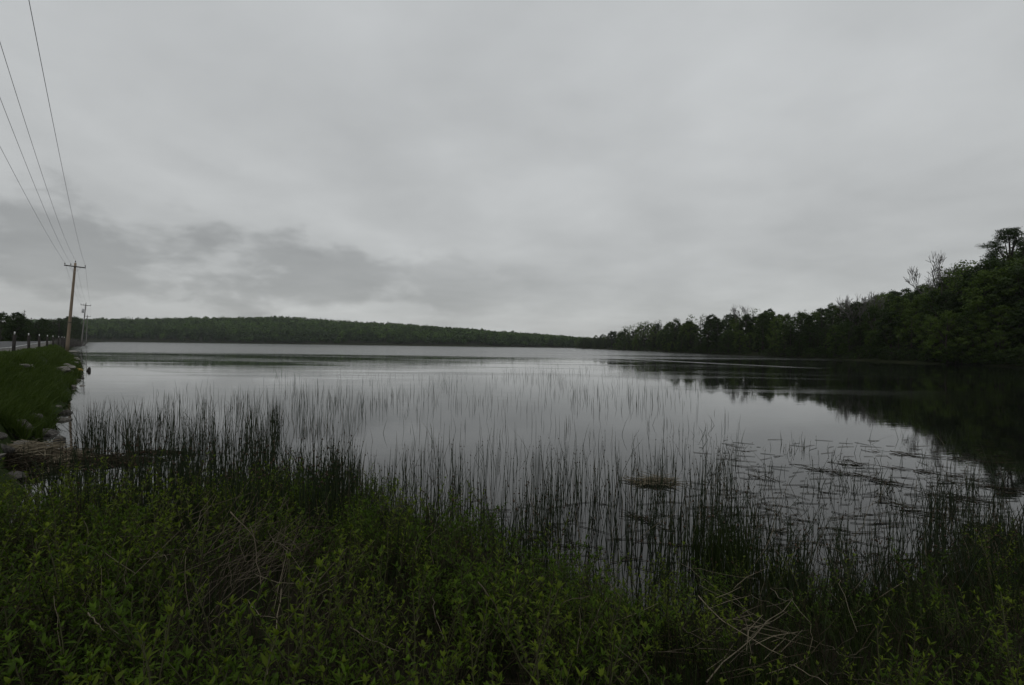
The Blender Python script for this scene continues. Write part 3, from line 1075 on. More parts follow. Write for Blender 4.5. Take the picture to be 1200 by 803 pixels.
boulder(B_L, 90, 435, -0.05, (0.45, 0.32, 0.26), 0.2, 'orange and yellow lichen-covered rock at the point by the driftwood')
boulder(B_P[0], 86, 427, -0.05, (0.7, 0.4, 0.2), 2.2, 'flat pale stone in the water behind the lichen rock')
boulder(B_P[1], 83, 413, -0.05, (1.6, 0.7, 0.3), 0.9, 'long pale stone lying at the water edge near the pole')
boulder(B_P[0], 84, 423, -0.05, (0.6, 0.5, 0.3), 0.1, 'small pale stone between the driftwood rocks and the long stone')
boulder(B_P[1], 33, 431, 0.9, (0.26, 0.2, 0.12), 0.4, 'weathered stone lying high on the grass bank', 'stones on the grass bank')
boulder(B_P[0], 24, 430, 0.9, (0.3, 0.2, 0.12), 1.4, 'weathered stone lying high on the grass bank', 'stones on the grass bank')
g = np.random.default_rng(17)
for k in range(30):
    s = g.uniform(11, 75)
    o_ = g.uniform(1.55, 2.25)
    p = cw(s, o_, 0)
    px, py = project(p)
    sz = g.uniform(0.09, 0.2)
    o = link('riprap_stone', (B_R + B_P[:1])[g.integers(5)], None, (p[0], p[1], 0.02 + (2.0 - o_) * 0.2))
    o.scale = (sz * g.uniform(.9, 1.5), sz, sz * .6)
    o.rotation_euler = (g.uniform(-.3, .3), g.uniform(-.3, .3), g.uniform(0, 6))
    tag(o, 'small rough stone along the foot of the causeway bank', 'stone', 'stones along the foot of the causeway')

# broken stones where the grass ends, above the dead reeds
for k, (s_, o_, z_) in enumerate([(g.uniform(9.5, 15.2), g.uniform(.5, 1.9), g.uniform(.1, .26)) for _ in range(26)]):
    zb_ = float(np.interp(o_, [-.3, .25, .6, 1.0, 1.4, 1.75, 2.4], [RZ, RZ - .06, RZ - .35, RZ - .8, .5, .12, -.5]))
    p = cw(s_, o_, zb_ + z_ * .15)
    o = link('bank_stone', B_R[k % 4] if k % 3 else B_P[k % 2], None, p)
    o.scale = (z_ * g.uniform(1.0, 1.7), z_, z_ * .65)
    o.rotation_euler = (g.uniform(-.4, .4), g.uniform(-.4, .4), g.uniform(0, 6.28))
    lb = ('weathered brown-grey' if k % 3 else 'pale grey') + (' small' if z_ < .17 else ' chunky') + ' stone on the bare bank above the dead reed heap'
    tag(o, lb, 'stone', lb)
# driftwood log
A = Acc()
p0, p1 = bank_hit(66, 436) + (0, 0, .12), bank_hit(87, 438) + (0, 0, .1)
mid = (p0 + p1) / 2
tube(A, [p0 - mid, (p0 - mid) * .4 + (0, 0, .06), (p1 - mid) * .5 + (0, 0, .03), p1 - mid], [0.08, 0.1, 0.09, 0.05], 8)
o = A.obj('driftwood_log', M['wood'], smooth=True)
o.location = mid
tag(o, 'bleached driftwood log lying among the pale rocks at the bank', 'log')
# stump standing in the water off the point
p = unproject(104, 435, 0)
A = Acc()
tube(A, [(0, 0, -.5), (0, 0, 0), (0.02, 0, .12), (0.05, 0, .22)], [0.14, 0.13, 0.11, 0.09], 9)
st = empty('tree_stump', p)
tag(st, 'dark broken stump standing in the water off the lichen rock', 'stump')
A.obj('trunk', M['stump'], st)
A = Acc()
for an, l_ in ((0.4, .18), (2.3, .12), (4.2, .2)):
    tube(A, [(0.05, 0, .19), (0.05 + .05 * math.cos(an), .05 * math.sin(an), .2 + l_ * .6)], [0.05, 0.01], 5)
A.obj('splinter', M['stump'], st)

# leafless roadside thicket round the pole foot
gb = np.random.default_rng(44)
for k, (px, d, hh_) in enumerate(((68, 70, 1.1), (74, 68, 1.3), (80, 70, 1.35), (86, 74, 1.2), (91, 80, 1.0))):
    p = at_depth(px, 400, d)
    A = Acc()
    for q_ in range(130):
        an = gb.uniform(0, 6.28)
        r_ = gb.uniform(0, 0.9)
        b_ = np.array((math.cos(an) * r_, math.sin(an) * r_, -0.1))
        tip = b_ + np.array((gb.normal() * .45, gb.normal() * .45, gb.uniform(.5, 1.0) * hh_))
        tube(A, [b_, (b_ + tip) / 2 + gb.normal(size=3) * .08, tip], [0.02, 0.015, 0.007], 3, cap=False)
    bo = empty('bare_bush', (p[0], p[1], 1.4))
    tag(bo, 'grey-brown leafless bush clustered at the foot of the leaning pole', 'bush', 'leafless bushes by the leaning pole')
    A.obj('twigs', M['twig'], bo)

# ------------------------------------------------------------------ grass on the causeway bank
def blades(n, base, h, wd, g, tint, lean=0.5):
    """tapering bent blades: base n x 3"""
    an = g.uniform(0, 6.28, n)
    side = np.stack((np.cos(an), np.sin(an), np.zeros(n)), 1)
    ld = g.normal(size=(n, 3)) * lean
    ld[:, 2] = 0
    hv = np.asarray(h)[:, None]
    mid = base + ld * hv * 0.3 + np.array((0, 0, 1.0)) * hv * 0.6
    tip = base + ld * hv * 0.8 + np.array((0, 0, 1.0)) * hv * 0.95
    w_ = np.asarray(wd)[:, None] if np.ndim(wd) else wd
    v = np.stack((base - side * w_, base + side * w_, mid + side * w_ * .8, mid - side * w_ * .8, tip), 1).reshape(-1, 3)
    k = np.arange(n)[:, None] * 5
    return v, k + np.array((3, 2, 4)), k + np.array((0, 1, 2, 3)), np.repeat(tint, 5)


g = np.random.default_rng(23)
n = 46000
s = 14.6 + 54 * g.random(n) ** 1.5
off = g.uniform(-0.1, 1.85, n) + 0.15 * np.sin(s * .8)
zb = np.interp(off, [-.3, .25, .6, 1.0, 1.4, 1.75, 2.4], [RZ, RZ - .06, RZ - .35, RZ - .8, .5, .12, -.5])
base = np.array([cw(s_, o_, z_) for s_, o_, z_ in zip(s, off, zb)])
tuft = 0.5 + 0.5 * np.sin(s * 2.1 + off * 3) * np.cos(s * 0.7)
for rs, ro, rr_ in BANK_ROCKS:          # the rocks lie clear of the grass
    tuft = np.where((np.abs(s - rs) < rr_ * 1.2) & (np.abs(off - ro) < rr_ * .8), -.9, tuft)
hv = g.uniform(.12, .34, n) * np.maximum(0.7 + 0.8 * tuft, .04) * np.interp(off, [-.1, .4, 1.5, 1.85], [.4, .8, 1.2, 1.3])
v, f3, f4, t_ = blades(n, base, hv, 0.006 + 0.00022 * s, g, np.clip(.35 + .4 * tuft + g.normal(size=n) * .15, 0, 1), .6)
A = Acc()
A.add(v, f3, f4, t_)
gr = A.obj('bank_grass', M['grass'])
tag(gr, 'green grass covering the causeway bank down to the water', 'grass', kind='stuff')


# ------------------------------------------------------------------ bulrushes
def rush_geo(n, base, h, r, g, lean=0.06, tint=None):
    """thin tapering stems, 3-sided, 4 rings"""
    ld = g.normal(size=(n, 3)) * lean
    ld[:, 2] = 0
    bend = g.normal(size=(n, 3)) * lean * np.where(g.random(n) < .14, 5.0, 0.9)[:, None]
    bend[:, 2] = 0
    fr = np.array((0, .35, .7, 1.0))
    rr = np.array((1, .9, .65, .15))
    P = base[:, None, :] + fr[None, :, None] * h[:, None, None] * (np.array((0, 0, 1.0)) + ld)[:, None, :] + (fr ** 2)[None, :, None] * h[:, None, None] * bend[:, None, :]
    an = np.arange(3) / 3 * 6.2832
    ring = np.stack((np.cos(an), np.sin(an), np.zeros(3)), 1)
    v = P[:, :, None, :] + ring[None, None] * (rr[None, :, None, None] * np.asarray(r).reshape(-1, 1, 1, 1))
    v = v.reshape(-1, 3)
    fq = []
    for i_ in range(3):
        for j_ in range(3):
            k_ = (j_ + 1) % 3
            fq.append((i_ * 3 + j_, i_ * 3 + k_, (i_ + 1) * 3 + k_, (i_ + 1) * 3 + j_))
    f4 = (np.arange(n)[:, None, None] * 12 + np.array(fq)[None]).reshape(-1, 4)
    return v, f4, np.repeat(tint if tint is not None else g.uniform(0, 1, n), 12), P[:, 2] * .35 + P[:, 3] * .65


def heads(acc, tips, sz, g):
    n = len(tips)
    off = g.normal(size=(n, 3)) * sz * 0.5
    c = tips + off
    d = np.array(((1, 0, 0), (-1, 0, 0), (0, 1, 0), (0, -1, 0), (0, 0, 1.7), (0, 0, -1.7)))
    v = (c[:, None, :] + d[None] * sz).reshape(-1, 3)
    f = np.array(((0, 2, 4), (2, 1, 4), (1, 3, 4), (3, 0, 4), (2, 0, 5), (1, 2, 5), (3, 1, 5), (0, 3, 5)))
    acc.add(v, (np.arange(n)[:, None, None] * 6 + f[None]).reshape(-1, 3), None, .5)


# zones: pixel box of the stem bases (x0, x1, y0, y1), count, heights, lean, stem radius
g = np.random.default_rng(301)
ZONES = [
    (150, 420, 545, 640, 680, .6, 1.08, .05, .0055), (380, 860, 560, 640, 760, .50, .90, .05, .0052),
    (92, 168, 520, 537, 170, .75, 1.25, .06, .0060), (165, 330, 495, 555, 420, .55, 1.05, .06, .0058),
    (180, 420, 455, 505, 330, .35, .80, .04, .0060), (330, 820, 438, 480, 620, .30, .75, .04, .0065),
    (560, 820, 424, 450, 260, .30, .70, .04, .0080), (400, 860, 480, 560, 260, .30, .70, .05, .0055),
    (820, 1140, 512, 580, 330, .12, .45, .14, .0055), (830, 1150, 570, 650, 420, .15, .55, .14, .0050),
    (60, 420, 585, 700, 760, .7, 1.15, .05, .0058), (400, 900, 620, 740, 330, .5, .95, .06, .0054),
    (900, 1200, 640, 760, 420, .35, .80, .09, .0050), (20, 130, 545, 600, 110, .30, .75, .09, .0052),
    (1080, 1210, 560, 680, 260, .35, .8, .1, .0052),
]
RB, RH, RR, RL = [], [], [], []
for (x0, x1, y0, y1, n, h0, h1, ln, r_) in ZONES:
    k = 0
    nc_ = max(6, n // 14)
    cx_, cy_ = g.uniform(x0, x1, nc_), g.uniform(y0, y1, nc_)
    while k < n:
        if g.random() < 0.6:
            q_ = g.integers(nc_)
            px, py = cx_[q_] + g.normal() * (x1 - x0) * .025, cy_[q_] + g.normal() * 4
        else:
            px, py = g.uniform(x0, x1), g.uniform(y0, y1)
        p = unproject(px, max(py, 420), 0.0)
        zt = float(terrain(p[0], p[1]))
        p[2] = max(zt, -0.12) - 0.05
        RB.append(p)
        RH.append(g.uniform(h0, h1) * (1.0 if g.random() < .8 else 0.6) - p[2] * .5)
        RR.append(r_ * g.uniform(.8, 1.25))
        RL.append(ln)
        k += 1
RB, RH, RR, RL = map(np.array, (RB, RH, RR, RL))
appar = RH / RB[:, 1]
vis = np.abs(RB[:, 0] / RB[:, 1]) < 0.99
order = np.argsort(-np.where(vis, appar, 0))
ind, rest = order[:300], order[300:]
A, HD, DD = Acc(), Acc(), Acc()
for ln in np.unique(RL):
    m_ = rest[RL[rest] == ln]
    dead = g.random(len(m_)) < .13
    v, f4, t_, _tp = rush_geo(int(dead.sum()), RB[m_[dead]], RH[m_[dead]] * .8, RR[m_[dead]], g, ln * 2.2)
    DD.add(v, None, f4, t_ * .6)
    m_ = m_[~dead]
    v, f4, t_, tips = rush_geo(len(m_), RB[m_], RH[m_], RR[m_], g, ln)
    A.add(v, None, f4, t_)
    sel = (RB[m_, 1] < 13) & (g.random(len(m_)) < .6)
    if sel.any():
        heads(HD, np.repeat(tips[sel], 2, 0), .0062, g)
bed = A.obj('bulrush_bed', M['rush'])
tag(bed, 'dark thin bulrush stems standing in the shallow lake water', 'bulrushes', kind='stuff')
c = DD.obj('dead_stem', M['straw'], bed)
c['kind'] = 'stuff'
c = HD.obj('seed_head', M['seed'], bed)
c['kind'] = 'stuff'
# individual stems: six shapes, shared
protos = []
for k in range(6):
    gk = np.random.default_rng(400 + k)
    v, f4, t_, tips = rush_geo(1, np.zeros((1, 3)), np.array((1.0,)), np.array((.0066,)), gk, .06)
    A = Acc()
    A.add(v, None, f4, t_)
    me = A.mesh('stem', M['rush'])
    H_ = Acc()
    heads(H_, np.repeat(tips, 3, 0), .0075, gk)
    protos.append((me, H_.mesh('seed_head', M['seed'])))
for k in ind:
    me, hd = protos[g.integers(6)]
    o = empty('bulrush', RB[k], g.uniform(0, 6.28), (1.0, 1.0, RH[k]))
    tl = 'tall' if RH[k] > .72 else 'short'
    xb, yb = RB[k][0], RB[k][1]
    wh = ('by the dead reed drift near the boulders' if xb < -4.2 else 'in front of the leafy thicket' if xb < -.3 else 'in the open water off the broken reed pile' if xb < 1.6 else 'in the shaded shallows by the flat reed rafts')
    wh = wh if yb > 4.2 else wh + ', amid shrubs'
    tip = g.random() < .7
    lb = tl + (' brown-tipped' if tip else ' bare-tipped') + ' bulrush stem ' + wh
    tag(o, lb, 'bulrush', lb)
    link('stem', me, o)
    if tip:
        link('seed_head', hd, o)

# green sedge tussock at the water margin
def tussock(px, py, n, h0, h1, spread, label, mat='rush_green', lean=.12):
    p = unproject(px, py, 0.0)
    p[2] = max(float(terrain(p[0], p[1])), -.1)
    gk = np.random.default_rng(int(px * 7 + py))
    base = np.stack((gk.normal(size=n) * spread, gk.normal(size=n) * spread * .6, np.full(n, -.05)), 1)
    A = Acc()
    v, f3, f4, t_ = blades(n, base, gk.uniform(h0, h1, n), .0045, gk, gk.uniform(0, 1, n), lean)
    A.add(v, f3, f4, t_)
    o = empty('sedge_tussock', p)
    tag(o, label, 'sedge')
    c = A.obj('blades', M[mat], o)
    c['kind'] = 'stuff'
    return o


tussock(843, 668, 360, .4, .85, .2, 'dense green sedge tussock at the open water edge of the thicket')
tussock(905, 690, 200, .3, .6, .22, 'looser green sedge tussock beside the dense one')
tussock(1165, 640, 260, .25, .6, .35, 'dark sedge tussock at the shaded end of the reeds')
tussock(300, 585, 160, .3, .65, .25, 'short green sedge tussock among the bulrushes near the leafy thicket')

# ------------------------------------------------------------------ dead reeds: heap, floating mats, litter
def straw(acc, c, L, ang, tilt, r, tint, g, sides=3):
    d = np.array((math.cos(ang) * math.cos(tilt), math.sin(ang) * math.cos(tilt), math.sin(tilt)))
    k_ = np.cross(d, (0, 0, 1)) * L * g.normal() * .04
    tube(acc, [c - d * L / 2, c + k_, c + d * L / 2], [r, r, r * .6], sides, tint, cap=False)


def mat_obj(name, px, py, n, sx, sy, hgt, label, mat, L=(.25, .7), r=.004, align=None, spread=1.3, z=0.01):
    p = unproject(px, py, 0.0)
    gk = np.random.default_rng(int(px * 13 + py))
    A = Acc()
    for _ in range(n):
        u_ = gk.normal(size=2) * .5
        e = max(0, 1 - (u_ ** 2).sum())
        c = np.array((u_[0] * sx, u_[1] * sy, z + hgt * e * gk.random()))
        an = gk.uniform(0, 3.14) if align is None else align + gk.normal() * spread * .3
        straw(A, c, gk.uniform(*L), an, gk.normal() * .12, r * gk.uniform(.7, 1.4), gk.random() ** (.7 if mat == 'straw' else 1.3), gk)
    o = A.obj(name, M[mat])
    o.location = p
    return tag(o, label, 'dead reeds')


mat_obj('dead_reed_heap', 34, 541, 900, .95, .65, .34, 'heap of pale dead reeds washed up below the boulders', 'straw', (.25, .8), .006)
mat_obj('dead_reed_heap', 8, 553, 420, .9, .6, .3, 'brown wet reed litter on the corner of the bank near the heap', 'litter', (.2, .6), .006)
mat_obj('floating_reed_mat', 130, 541, 300, .95, .35, .07, 'dark drift of dead reeds round the foot of the thick bulrush clump', 'litter', (.3, .8), .005, 0.1)
mat_obj('floating_reed_mat', 190, 531, 60, .8, .15, .03, 'thin line of floating reeds beside the thick bulrush clump', 'litter', (.3, .8), .005, 0.0, .4)
mat_obj('floating_reed_mat', 768, 566, 120, .30, .12, .10, 'brown humped raft of dead reeds floating beyond the bulrushes', 'straw', (.2, .8), .004, -0.3, 2.2)
for k, (px, py, n, sx, sy) in enumerate(((975, 553, 60, .7, .12), (1085, 535, 80, 1.2, .16), (1040, 566, 50, .8, .1), (1105, 556, 60, .9, .16),
                                         (1125, 585, 60, .6, .16), (1080, 600, 40, .7, .12), (900, 562, 26, .5, .07), (1010, 545, 34, .7, .09), (760, 612, 34, .35, .06), (1150, 570, 70, .8, .2))):
    o = mat_obj('floating_reed_mat', px, py, int(n * .5), sx * .8, sy * 1.3, .03, '', 'litter', (.12, .5), .0038, 0.0, 1.6)
    o.rotation_euler = (0, 0, -0.75 + .25 * math.sin(k * 2.1))
    tag(o, 'flat dark raft of dead reeds drifting towards the shaded shore', 'dead reeds', 'flat reed rafts in the shaded shallows')
# loose floating stems and surface specks
A = Acc()
for _ in range(520):
    px, py = (g.uniform(820, 1190), g.uniform(515, 660)) if g.random() < .75 else (g.uniform(560, 860), g.uniform(575, 680))
    p = unproject(px, py, 0.008)
    if terrain(p[0], p[1]) > 0.05:
        continue
    straw(A, p, g.uniform(.08, .5), g.normal() * .5, 0, .0045, g.random() ** 2, g)
fs = A.obj('floating_stems', M['litter'])
tag(fs, 'broken reed stems floating scattered over the shallows', 'dead reeds', kind='stuff')

# ------------------------------------------------------------------ foreground thicket of leafy shrubs
def leaf_verts(L, wd, curl):
    """one folded lanceolate leaf along +x"""
    return np.array(((0, 0, 0), (L * .35, wd, wd * .35), (L * .35, 0, -.0), (L * .35, -wd, wd * .35), (L * .75, wd * .6, wd * .2 - curl * .5), (L * .75, 0, -curl * .6), (L * .75, -wd * .6, wd * .2 - curl * .5), (L, 0, -curl)))


LF3 = np.array(((0, 2, 1), (0, 3, 2), (4, 5, 7), (5, 6, 7)))
LF4 = np.array(((1, 2, 5, 4), (2, 3, 6, 5)))


def shrub_geo(seed, h=0.55, nst=3, leafL=.05):
    """stem polylines and leaf transforms of one small shrub"""
    g = np.random.default_rng(seed)
    stems, leaves = [], []

    def shoot(p, d, L, r, dens):
        n = 5
        pts = [p]
        for _ in range(n):
            d = unit(d + g.normal(size=3) * .1 + np.array((0, 0, .1)))
            pts.append(pts[-1] + d * L / n)
        pts = np.array(pts)
        stems.append((pts, r))
        m = int(L * dens)
        for q_ in range(m):
            t = 0.22 + 0.78 * (q_ + g.random()) / m
            c = np.array([np.interp(t * n, np.arange(n + 1), pts[:, a_]) for a_ in range(3)])
            an = q_ * 2.4 + g.uniform(-.4, .4)
            el = g.uniform(.15, .7) + .45 * t
            s_ = leafL * g.uniform(.65, 1.2) * (1.0 - .25 * abs(t - .75))
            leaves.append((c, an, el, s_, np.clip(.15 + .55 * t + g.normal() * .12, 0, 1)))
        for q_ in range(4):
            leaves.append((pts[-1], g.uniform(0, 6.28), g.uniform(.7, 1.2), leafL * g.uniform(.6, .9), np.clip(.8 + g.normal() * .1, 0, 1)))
        return pts
    for k in range(nst):
        an = g.uniform(0, 6.28)
        p = np.array((math.cos(an) * .04, math.sin(an) * .04, -.06))
        d = unit(np.array((math.cos(an) * .3, math.sin(an) * .3, 1.0)))
        L = h * g.uniform(.75, 1.1)
        pts = shoot(p, d, L, .004, 30)
        for q_ in range(2):
            i_ = g.integers(2, 5)
            an2 = g.uniform(0, 6.28)
            shoot(pts[i_], unit(np.array((math.cos(an2) * .7, math.sin(an2) * .7, .8))), L * .38, .0025, 44)
    return stems, leaves


def leaf_world(l, wf=.17):
    c, an, el, s_, t = l
    v = leaf_verts(s_, s_ * wf, s_ * .18)
    ca, sa, ce, se = math.cos(an), math.sin(an), math.cos(el), math.sin(el)
    Ry = np.array(((ce, 0, -se), (0, 1, 0), (se, 0, ce)))
    Rz_ = np.array(((ca, -sa, 0), (sa, ca, 0), (0, 0, 1)))
    return v @ (Rz_ @ Ry).T + c


def shrub_mesh(geo, wf):
    A, Ls = Acc(), Acc()
    for pts, r in geo[0]:
        tube(A, pts, np.linspace(r, r * .5, len(pts)), 4, cap=False)
    for l in geo[1]:
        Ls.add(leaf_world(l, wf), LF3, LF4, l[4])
    return A, Ls


WF = (.17, .24, .19, .11, .26, .15, .30, .13)
SH = [shrub_geo(500 + k, h, ns, lf) for k, (h, ns, lf) in enumerate(((.5, 3, .044), (.62, 3, .032), (.42, 3, .042), (.58, 2, .052), (.36, 3, .03), (.74, 2, .036), (.48, 4, .027), (.3, 4, .046)))]
SHM = [shrub_mesh(s_, f_) for s_, f_ in zip(SH, WF)]
SM = [(a_.mesh('stem', M['stem']), l_.mesh('foliage', M['leaf_yellow' if k in (1, 5) else 'leaf'])) for k, (a_, l_) in enumerate(SHM)]

SH_H = (.5, .62, .42, .58, .36, .74, .48, .3)
g = np.random.default_rng(611)
pl = []
tries = 0
while len(pl) < 1350 and tries < 60000:
    tries += 1
    y_ = 0.9 + 6.9 * g.random() ** .9
    x_ = g.uniform(-1.12, 1.12) * (y_ + .5)
    t_ = np.interp(x_, ys_x, ys_y) - y_
    if t_ < -0.35 or math.hypot(x_, y_) < 1.0:
        continue
    if (x_ + KX * y_ - TOE) < -0.2:
        continue
    # patchy cover: thick towards the middle left, thinner on the shaded right and where dead reeds lie
    d_ = 0.48 + .46 * math.sin(x_ * 2.3 + 1) * math.cos(y_ * 2.1) + .3 * math.sin(x_ * 5.1 + y_ * 4.3)
    if x_ > 1.3 and y_ > 2.5:
        d_ *= .3
    if (x_ - .95) ** 2 / .25 + (y_ - 2.35) ** 2 / .12 < 1:
        d_ *= .15
    if (x_ + 1.75) ** 2 / .35 + (y_ - 3.4) ** 2 / .5 < 1:
        d_ *= .35
    if g.random() > d_:
        continue
    pl.append((x_, y_, t_))
pl = np.array(pl)
dist = np.hypot(pl[:, 0], pl[:, 1])
invw = np.abs(pl[:, 0] / pl[:, 1]) < 1.0
score = np.where(invw, dist, 99)
od = np.argsort(score)
LEAF_IND = 26
A_s, A_l, A_y = Acc(), Acc(), Acc()
leaf_me = None
Ld = Acc()
Ld.add(leaf_verts(1.0, .17, .18), LF3, LF4, .55)
leaf_me = [Ld.mesh('leaf', M['leaf']), Ld.mesh('leaf', M['leaf_yellow'])]
for rank, k in enumerate(od):
    x_, y_, t_ = pl[k]
    zg = float(terrain(x_, y_))
    v_ = int(g.integers(8))
    sc_ = g.uniform(.55, 1.3) * (1.0 if t_ > .4 else .9)
    if x_ > .5:
        sc_ *= .85
    rz = g.uniform(0, 6.28)
    if rank < 300:
        o = empty('leafy_shrub', (x_, y_, zg), rz, (sc_, sc_, sc_))
        hgt_ = 'tall' if sc_ * SH_H[v_] > .56 else 'low' if sc_ * SH_H[v_] < .36 else 'knee-high'
        if (x_ - .95) ** 2 + (y_ - 2.2) ** 2 < .5:
            wh = 'beside the pile of broken pale reeds'
        elif (x_ + 1.75) ** 2 + (y_ - 3.4) ** 2 < .9:
            wh = 'around the tangle of dead twigs'
        elif t_ < .8:
            wh = 'at the water edge among the bulrushes'
        elif x_ > .5:
            wh = 'in the shaded corner beyond the broken reed pile'
        elif x_ < -1.75:
            wh = 'between the dead twig tangle and the causeway bank'
        else:
            wh = 'in the thicket between the twig tangle and the reed pile'
        lb = hgt_ + ' ' + ('leafy green', 'yellow-green small-leaved', 'broad-leaved', 'narrow-leaved', 'small-leaved green', 'yellow-green sparse', 'tiny-leaved', 'long-leaved')[v_] + ' shrub ' + wh
        tag(o, lb, 'shrub', lb + 's')
        link('stem', SM[v_][0], o)
        if rank < LEAF_IND:
            for l in SH[v_][1]:
                c = link('leaf', leaf_me[int(v_ in (1, 5))], o, l[0])
                c.rotation_euler = (0, -l[2], l[1])
                c.scale = (l[3], l[3] * WF[v_] / .17, l[3])
        else:
            c = link('foliage', SM[v_][1], o)
            c['kind'] = 'stuff'
    else:
        ca, sa = math.cos(rz) * sc_, math.sin(rz) * sc_
        Rm = np.array(((ca, -sa, 0), (sa, ca, 0), (0, 0, sc_)))
        for src, dst in ((SHM[v_][0], A_s), (SHM[v_][1], A_y if v_ in (1, 5) else A_l)):
            vv = np.concatenate(src.v) @ Rm.T + (x_, y_, zg)
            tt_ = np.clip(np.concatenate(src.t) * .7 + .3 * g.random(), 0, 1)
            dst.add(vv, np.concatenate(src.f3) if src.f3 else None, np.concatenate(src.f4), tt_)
th = empty('shrub_thicket', (0, 5, 0))
th.location = (0, 0, 0)
tag(th, 'dense mass of small leafy shrubs behind the nearest plants', 'shrubs', kind='stuff')
c = A_s.obj('stem', M['stem'], th)
c['kind'] = 'stuff'
c = A_l.obj('foliage', M['leaf'], th)
c['kind'] = 'stuff'
c = A_y.obj('foliage', M['leaf_yellow'], th)
c['kind'] = 'stuff'

# low dark marsh grass through the thicket and the shaded shallows
g = np.random.default_rng(909)
bb, hh_, tt_ = [], [], []
while len(bb) < 15000:
    n_ = 6000
    y_ = 1.0 + 6.4 * g.random(n_)
    x_ = g.uniform(-1.1, 1.1, n_) * (y_ + .4)
    sh = np.interp(x_, ys_x, ys_y) - y_
    den = np.where(x_ > .6, .9, .38) * (0.6 + .4 * np.sin(x_ * 3.1) * np.cos(y_ * 2.7 + x_))
    ok = (sh > -.5) & (g.random(n_) < den) & (x_ + KX * y_ - TOE > -.1)
    z_ = np.maximum(terrain(x_, y_), -.1) - .02
    for a_, b_, c_, s_ in zip(x_[ok], y_[ok], z_[ok], sh[ok]):
        bb.append((a_, b_, c_))
        hh_.append(g.uniform(.12, .42) * (1.0 if s_ > 0 else .7))
n_ = len(bb)
v, f3, f4, t_ = blades(n_, np.array(bb), np.array(hh_), .003, g, g.uniform(0, 1, n_) ** 1.5, .45)
A = Acc()
A.add(v, f3, f4, t_)
tag(A.obj('marsh_grass', M['rush_green']), 'low dark marsh grass growing between the shrubs and reeds', 'grass', kind='stuff')

# ------------------------------------------------------------------ dead stalks in the thicket
def stalk(pa, pb, r, label, za=None, zb=None, group=None):
    """a dry stalk from pixel pa (height za above ground) to pixel pb"""
    def lift(pp, hz):
        p = unproject(pp[0], pp[1], .6)
        for _ in range(12):
            z_ = max(float(terrain(p[0], p[1])), 0) + hz
            p = unproject(pp[0], pp[1], z_)
        return p
    a0, b0 = lift(pa, za), lift(pb, zb)
    A = Acc()
    org = a0.copy()
    tv = np.linspace(0, 1, 7)[:, None]
    ln_ = np.linalg.norm(b0 - a0)
    bow = unit(g.normal(size=3)) * ln_ * g.uniform(0, .09)
    pp = (b0 - a0) * tv + bow * (4 * tv * (1 - tv)) + g.normal(size=(7, 3)) * .008 * ln_ ** .5
    pp[0] = 0
    tube(A, pp, np.linspace(r, r * .45, 7) * .75, 5, tint=g.uniform(.2, .75))
    o = A.obj('dry_stalk', M['straw'])
    o.location = org
    tag(o, label, 'dry stalk', group)


g = np.random.default_rng(88)
GS = 'dry stalks lying through the thicket'
for pa, pb, za, zb, r_, lab in (
        ((818, 698), (923, 772), .5, .3, .005, 'long straight pale stalk slanting across the pile of broken reeds'),
        ((828, 800), (928, 700), .25, .4, .005, 'pale stalk crossing the long straight one in the reed pile'),
        ((270, 600), (303, 637), .62, .4, .006, 'thick pale broken stalk sticking up among the thicket twigs'),
        ((313, 792), (330, 690), .3, .5, .004, 'straight upright dead stalk low in the thicket'),
        ((560, 682), (592, 738), .5, .3, .005, 'pale bent dead stalk leaning in the middle of the thicket'),
        ((410, 735), (470, 763), .4, .35, .004, 'thin pale stalk lying flat over the low leaves'),
        ((103, 718), (122, 740), .45, .4, .004, 'short pale kinked stalk above the dark leaves')):
    stalk(pa, pb, r_, lab, za, zb)
for _ in range(110):
    px, py = g.uniform(60, 1000), g.uniform(600, 790)
    an = g.choice((g.normal(1.0, .35), g.normal(-.6, .4), g.normal(1.5, .2)))
    L = g.uniform(25, 95)
    qx, qy = px + math.cos(an) * L, py - math.sin(an) * L
    stalk((px, py), (qx, qy), g.uniform(.002, .0034), 'thin dry stalk lying through the leafy thicket', g.uniform(.1, .35), g.uniform(.35, .6), GS)
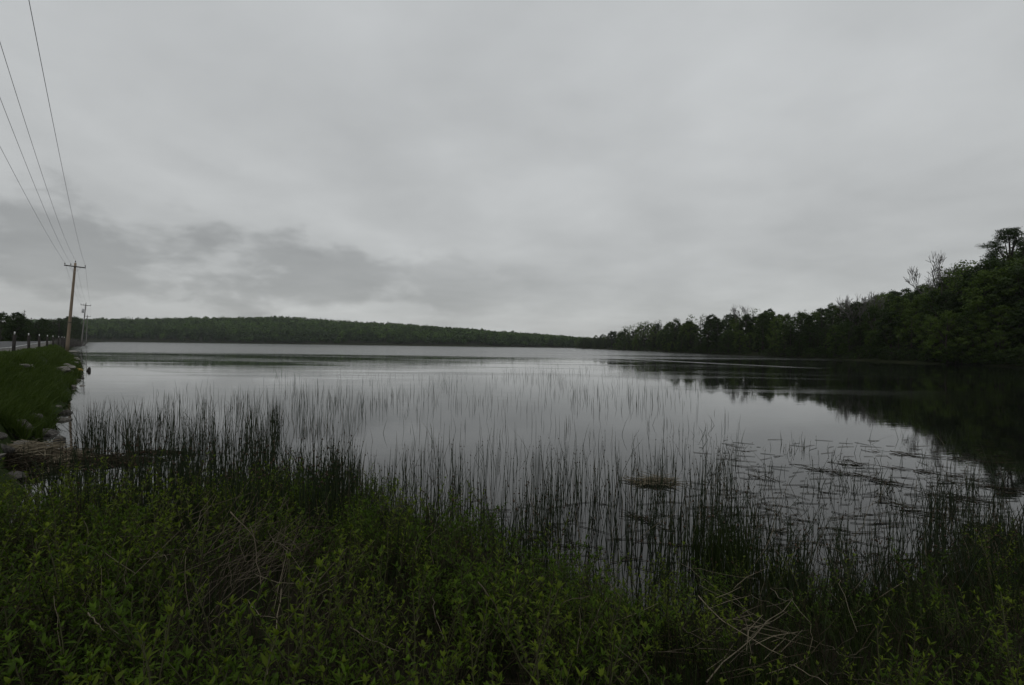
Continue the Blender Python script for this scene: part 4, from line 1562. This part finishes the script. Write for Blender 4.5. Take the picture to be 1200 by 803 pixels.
# pile of broken reeds
A = Acc()
for _ in range(30):
    p = unproject(g.normal(875, 36), g.normal(735, 18), .55)
    straw(A, p + (0, 0, g.uniform(-.1, .05)), g.uniform(.2, .5), g.choice((0.05, .6, .5)) + g.normal() * .15, g.normal() * .1, .0022, g.uniform(.15, .8), g, 4)
tag(A.obj('broken_reed_pile', M['straw']), 'pile of broken pale reeds flattened in the thicket', 'dead reeds')
# brown twiggy tangle
A = Acc()
for _ in range(150):
    p = unproject(g.normal(295, 46), g.normal(668, 38), .7)
    p[2] = float(terrain(p[0], p[1])) + g.uniform(.1, .5)
    straw(A, p, g.uniform(.15, .55), g.normal(.9, .6), g.normal(.6, .4), .0019, g.uniform(0, .38), g, 3)
tag(A.obj('twig_tangle', M['straw']), 'tangle of grey-brown dead twigs in the leafy thicket', 'twigs', kind='stuff')
# litter on the ground
A = Acc()
for _ in range(3000):
    y_ = .8 + 6 * g.random()
    x_ = g.uniform(-1.1, 1.1) * (y_ + .5)
    z_ = float(terrain(x_, y_))
    if z_ < -.05:
        continue
    straw(A, np.array((x_, y_, z_ + g.uniform(.01, .34))), g.uniform(.1, .55), g.uniform(0, 3.14), g.normal() * .55, .002, g.random(), g, 3)
for _ in range(800):                      # last year's stems still standing among the leaves
    y_ = 1.1 + 5.6 * g.random() ** 1.2
    x_ = g.uniform(-1.1, 1.1) * (y_ + .4)
    z_ = float(terrain(x_, y_))
    if z_ < -.05:
        continue
    L_ = g.uniform(.3, .75)
    ti = g.uniform(.7, 1.45)
    straw(A, np.array((x_, y_, z_ + L_ * .45 * math.sin(ti))), L_, g.uniform(0, 6.28), ti, .0021, g.uniform(.2, 1.0), g, 3)
tag(A.obj('dead_reed_litter', M['litter']), 'dead stems and litter on the ground under the shrubs', 'litter', kind='stuff')

# ------------------------------------------------------------------ haze: the damp air over the lake
hz_m, hb = mat_new('haze_air')
ho = hb.n('ShaderNodeOutputMaterial')
pv = hb.n('ShaderNodeVolumePrincipled')
pv.inputs['Color'].default_value = (0.93, 0.96, 1.0, 1)
pv.inputs['Density'].default_value = 0.00008
hb.link(pv.outputs[0], ho.inputs['Volume'])
A = Acc()
box(A, (0, (EXT - 300) / 2, 49), (2 * EXT + 40, EXT + 340, 102))
hz = A.obj('haze', hz_m)
tag(hz, kind='stuff')
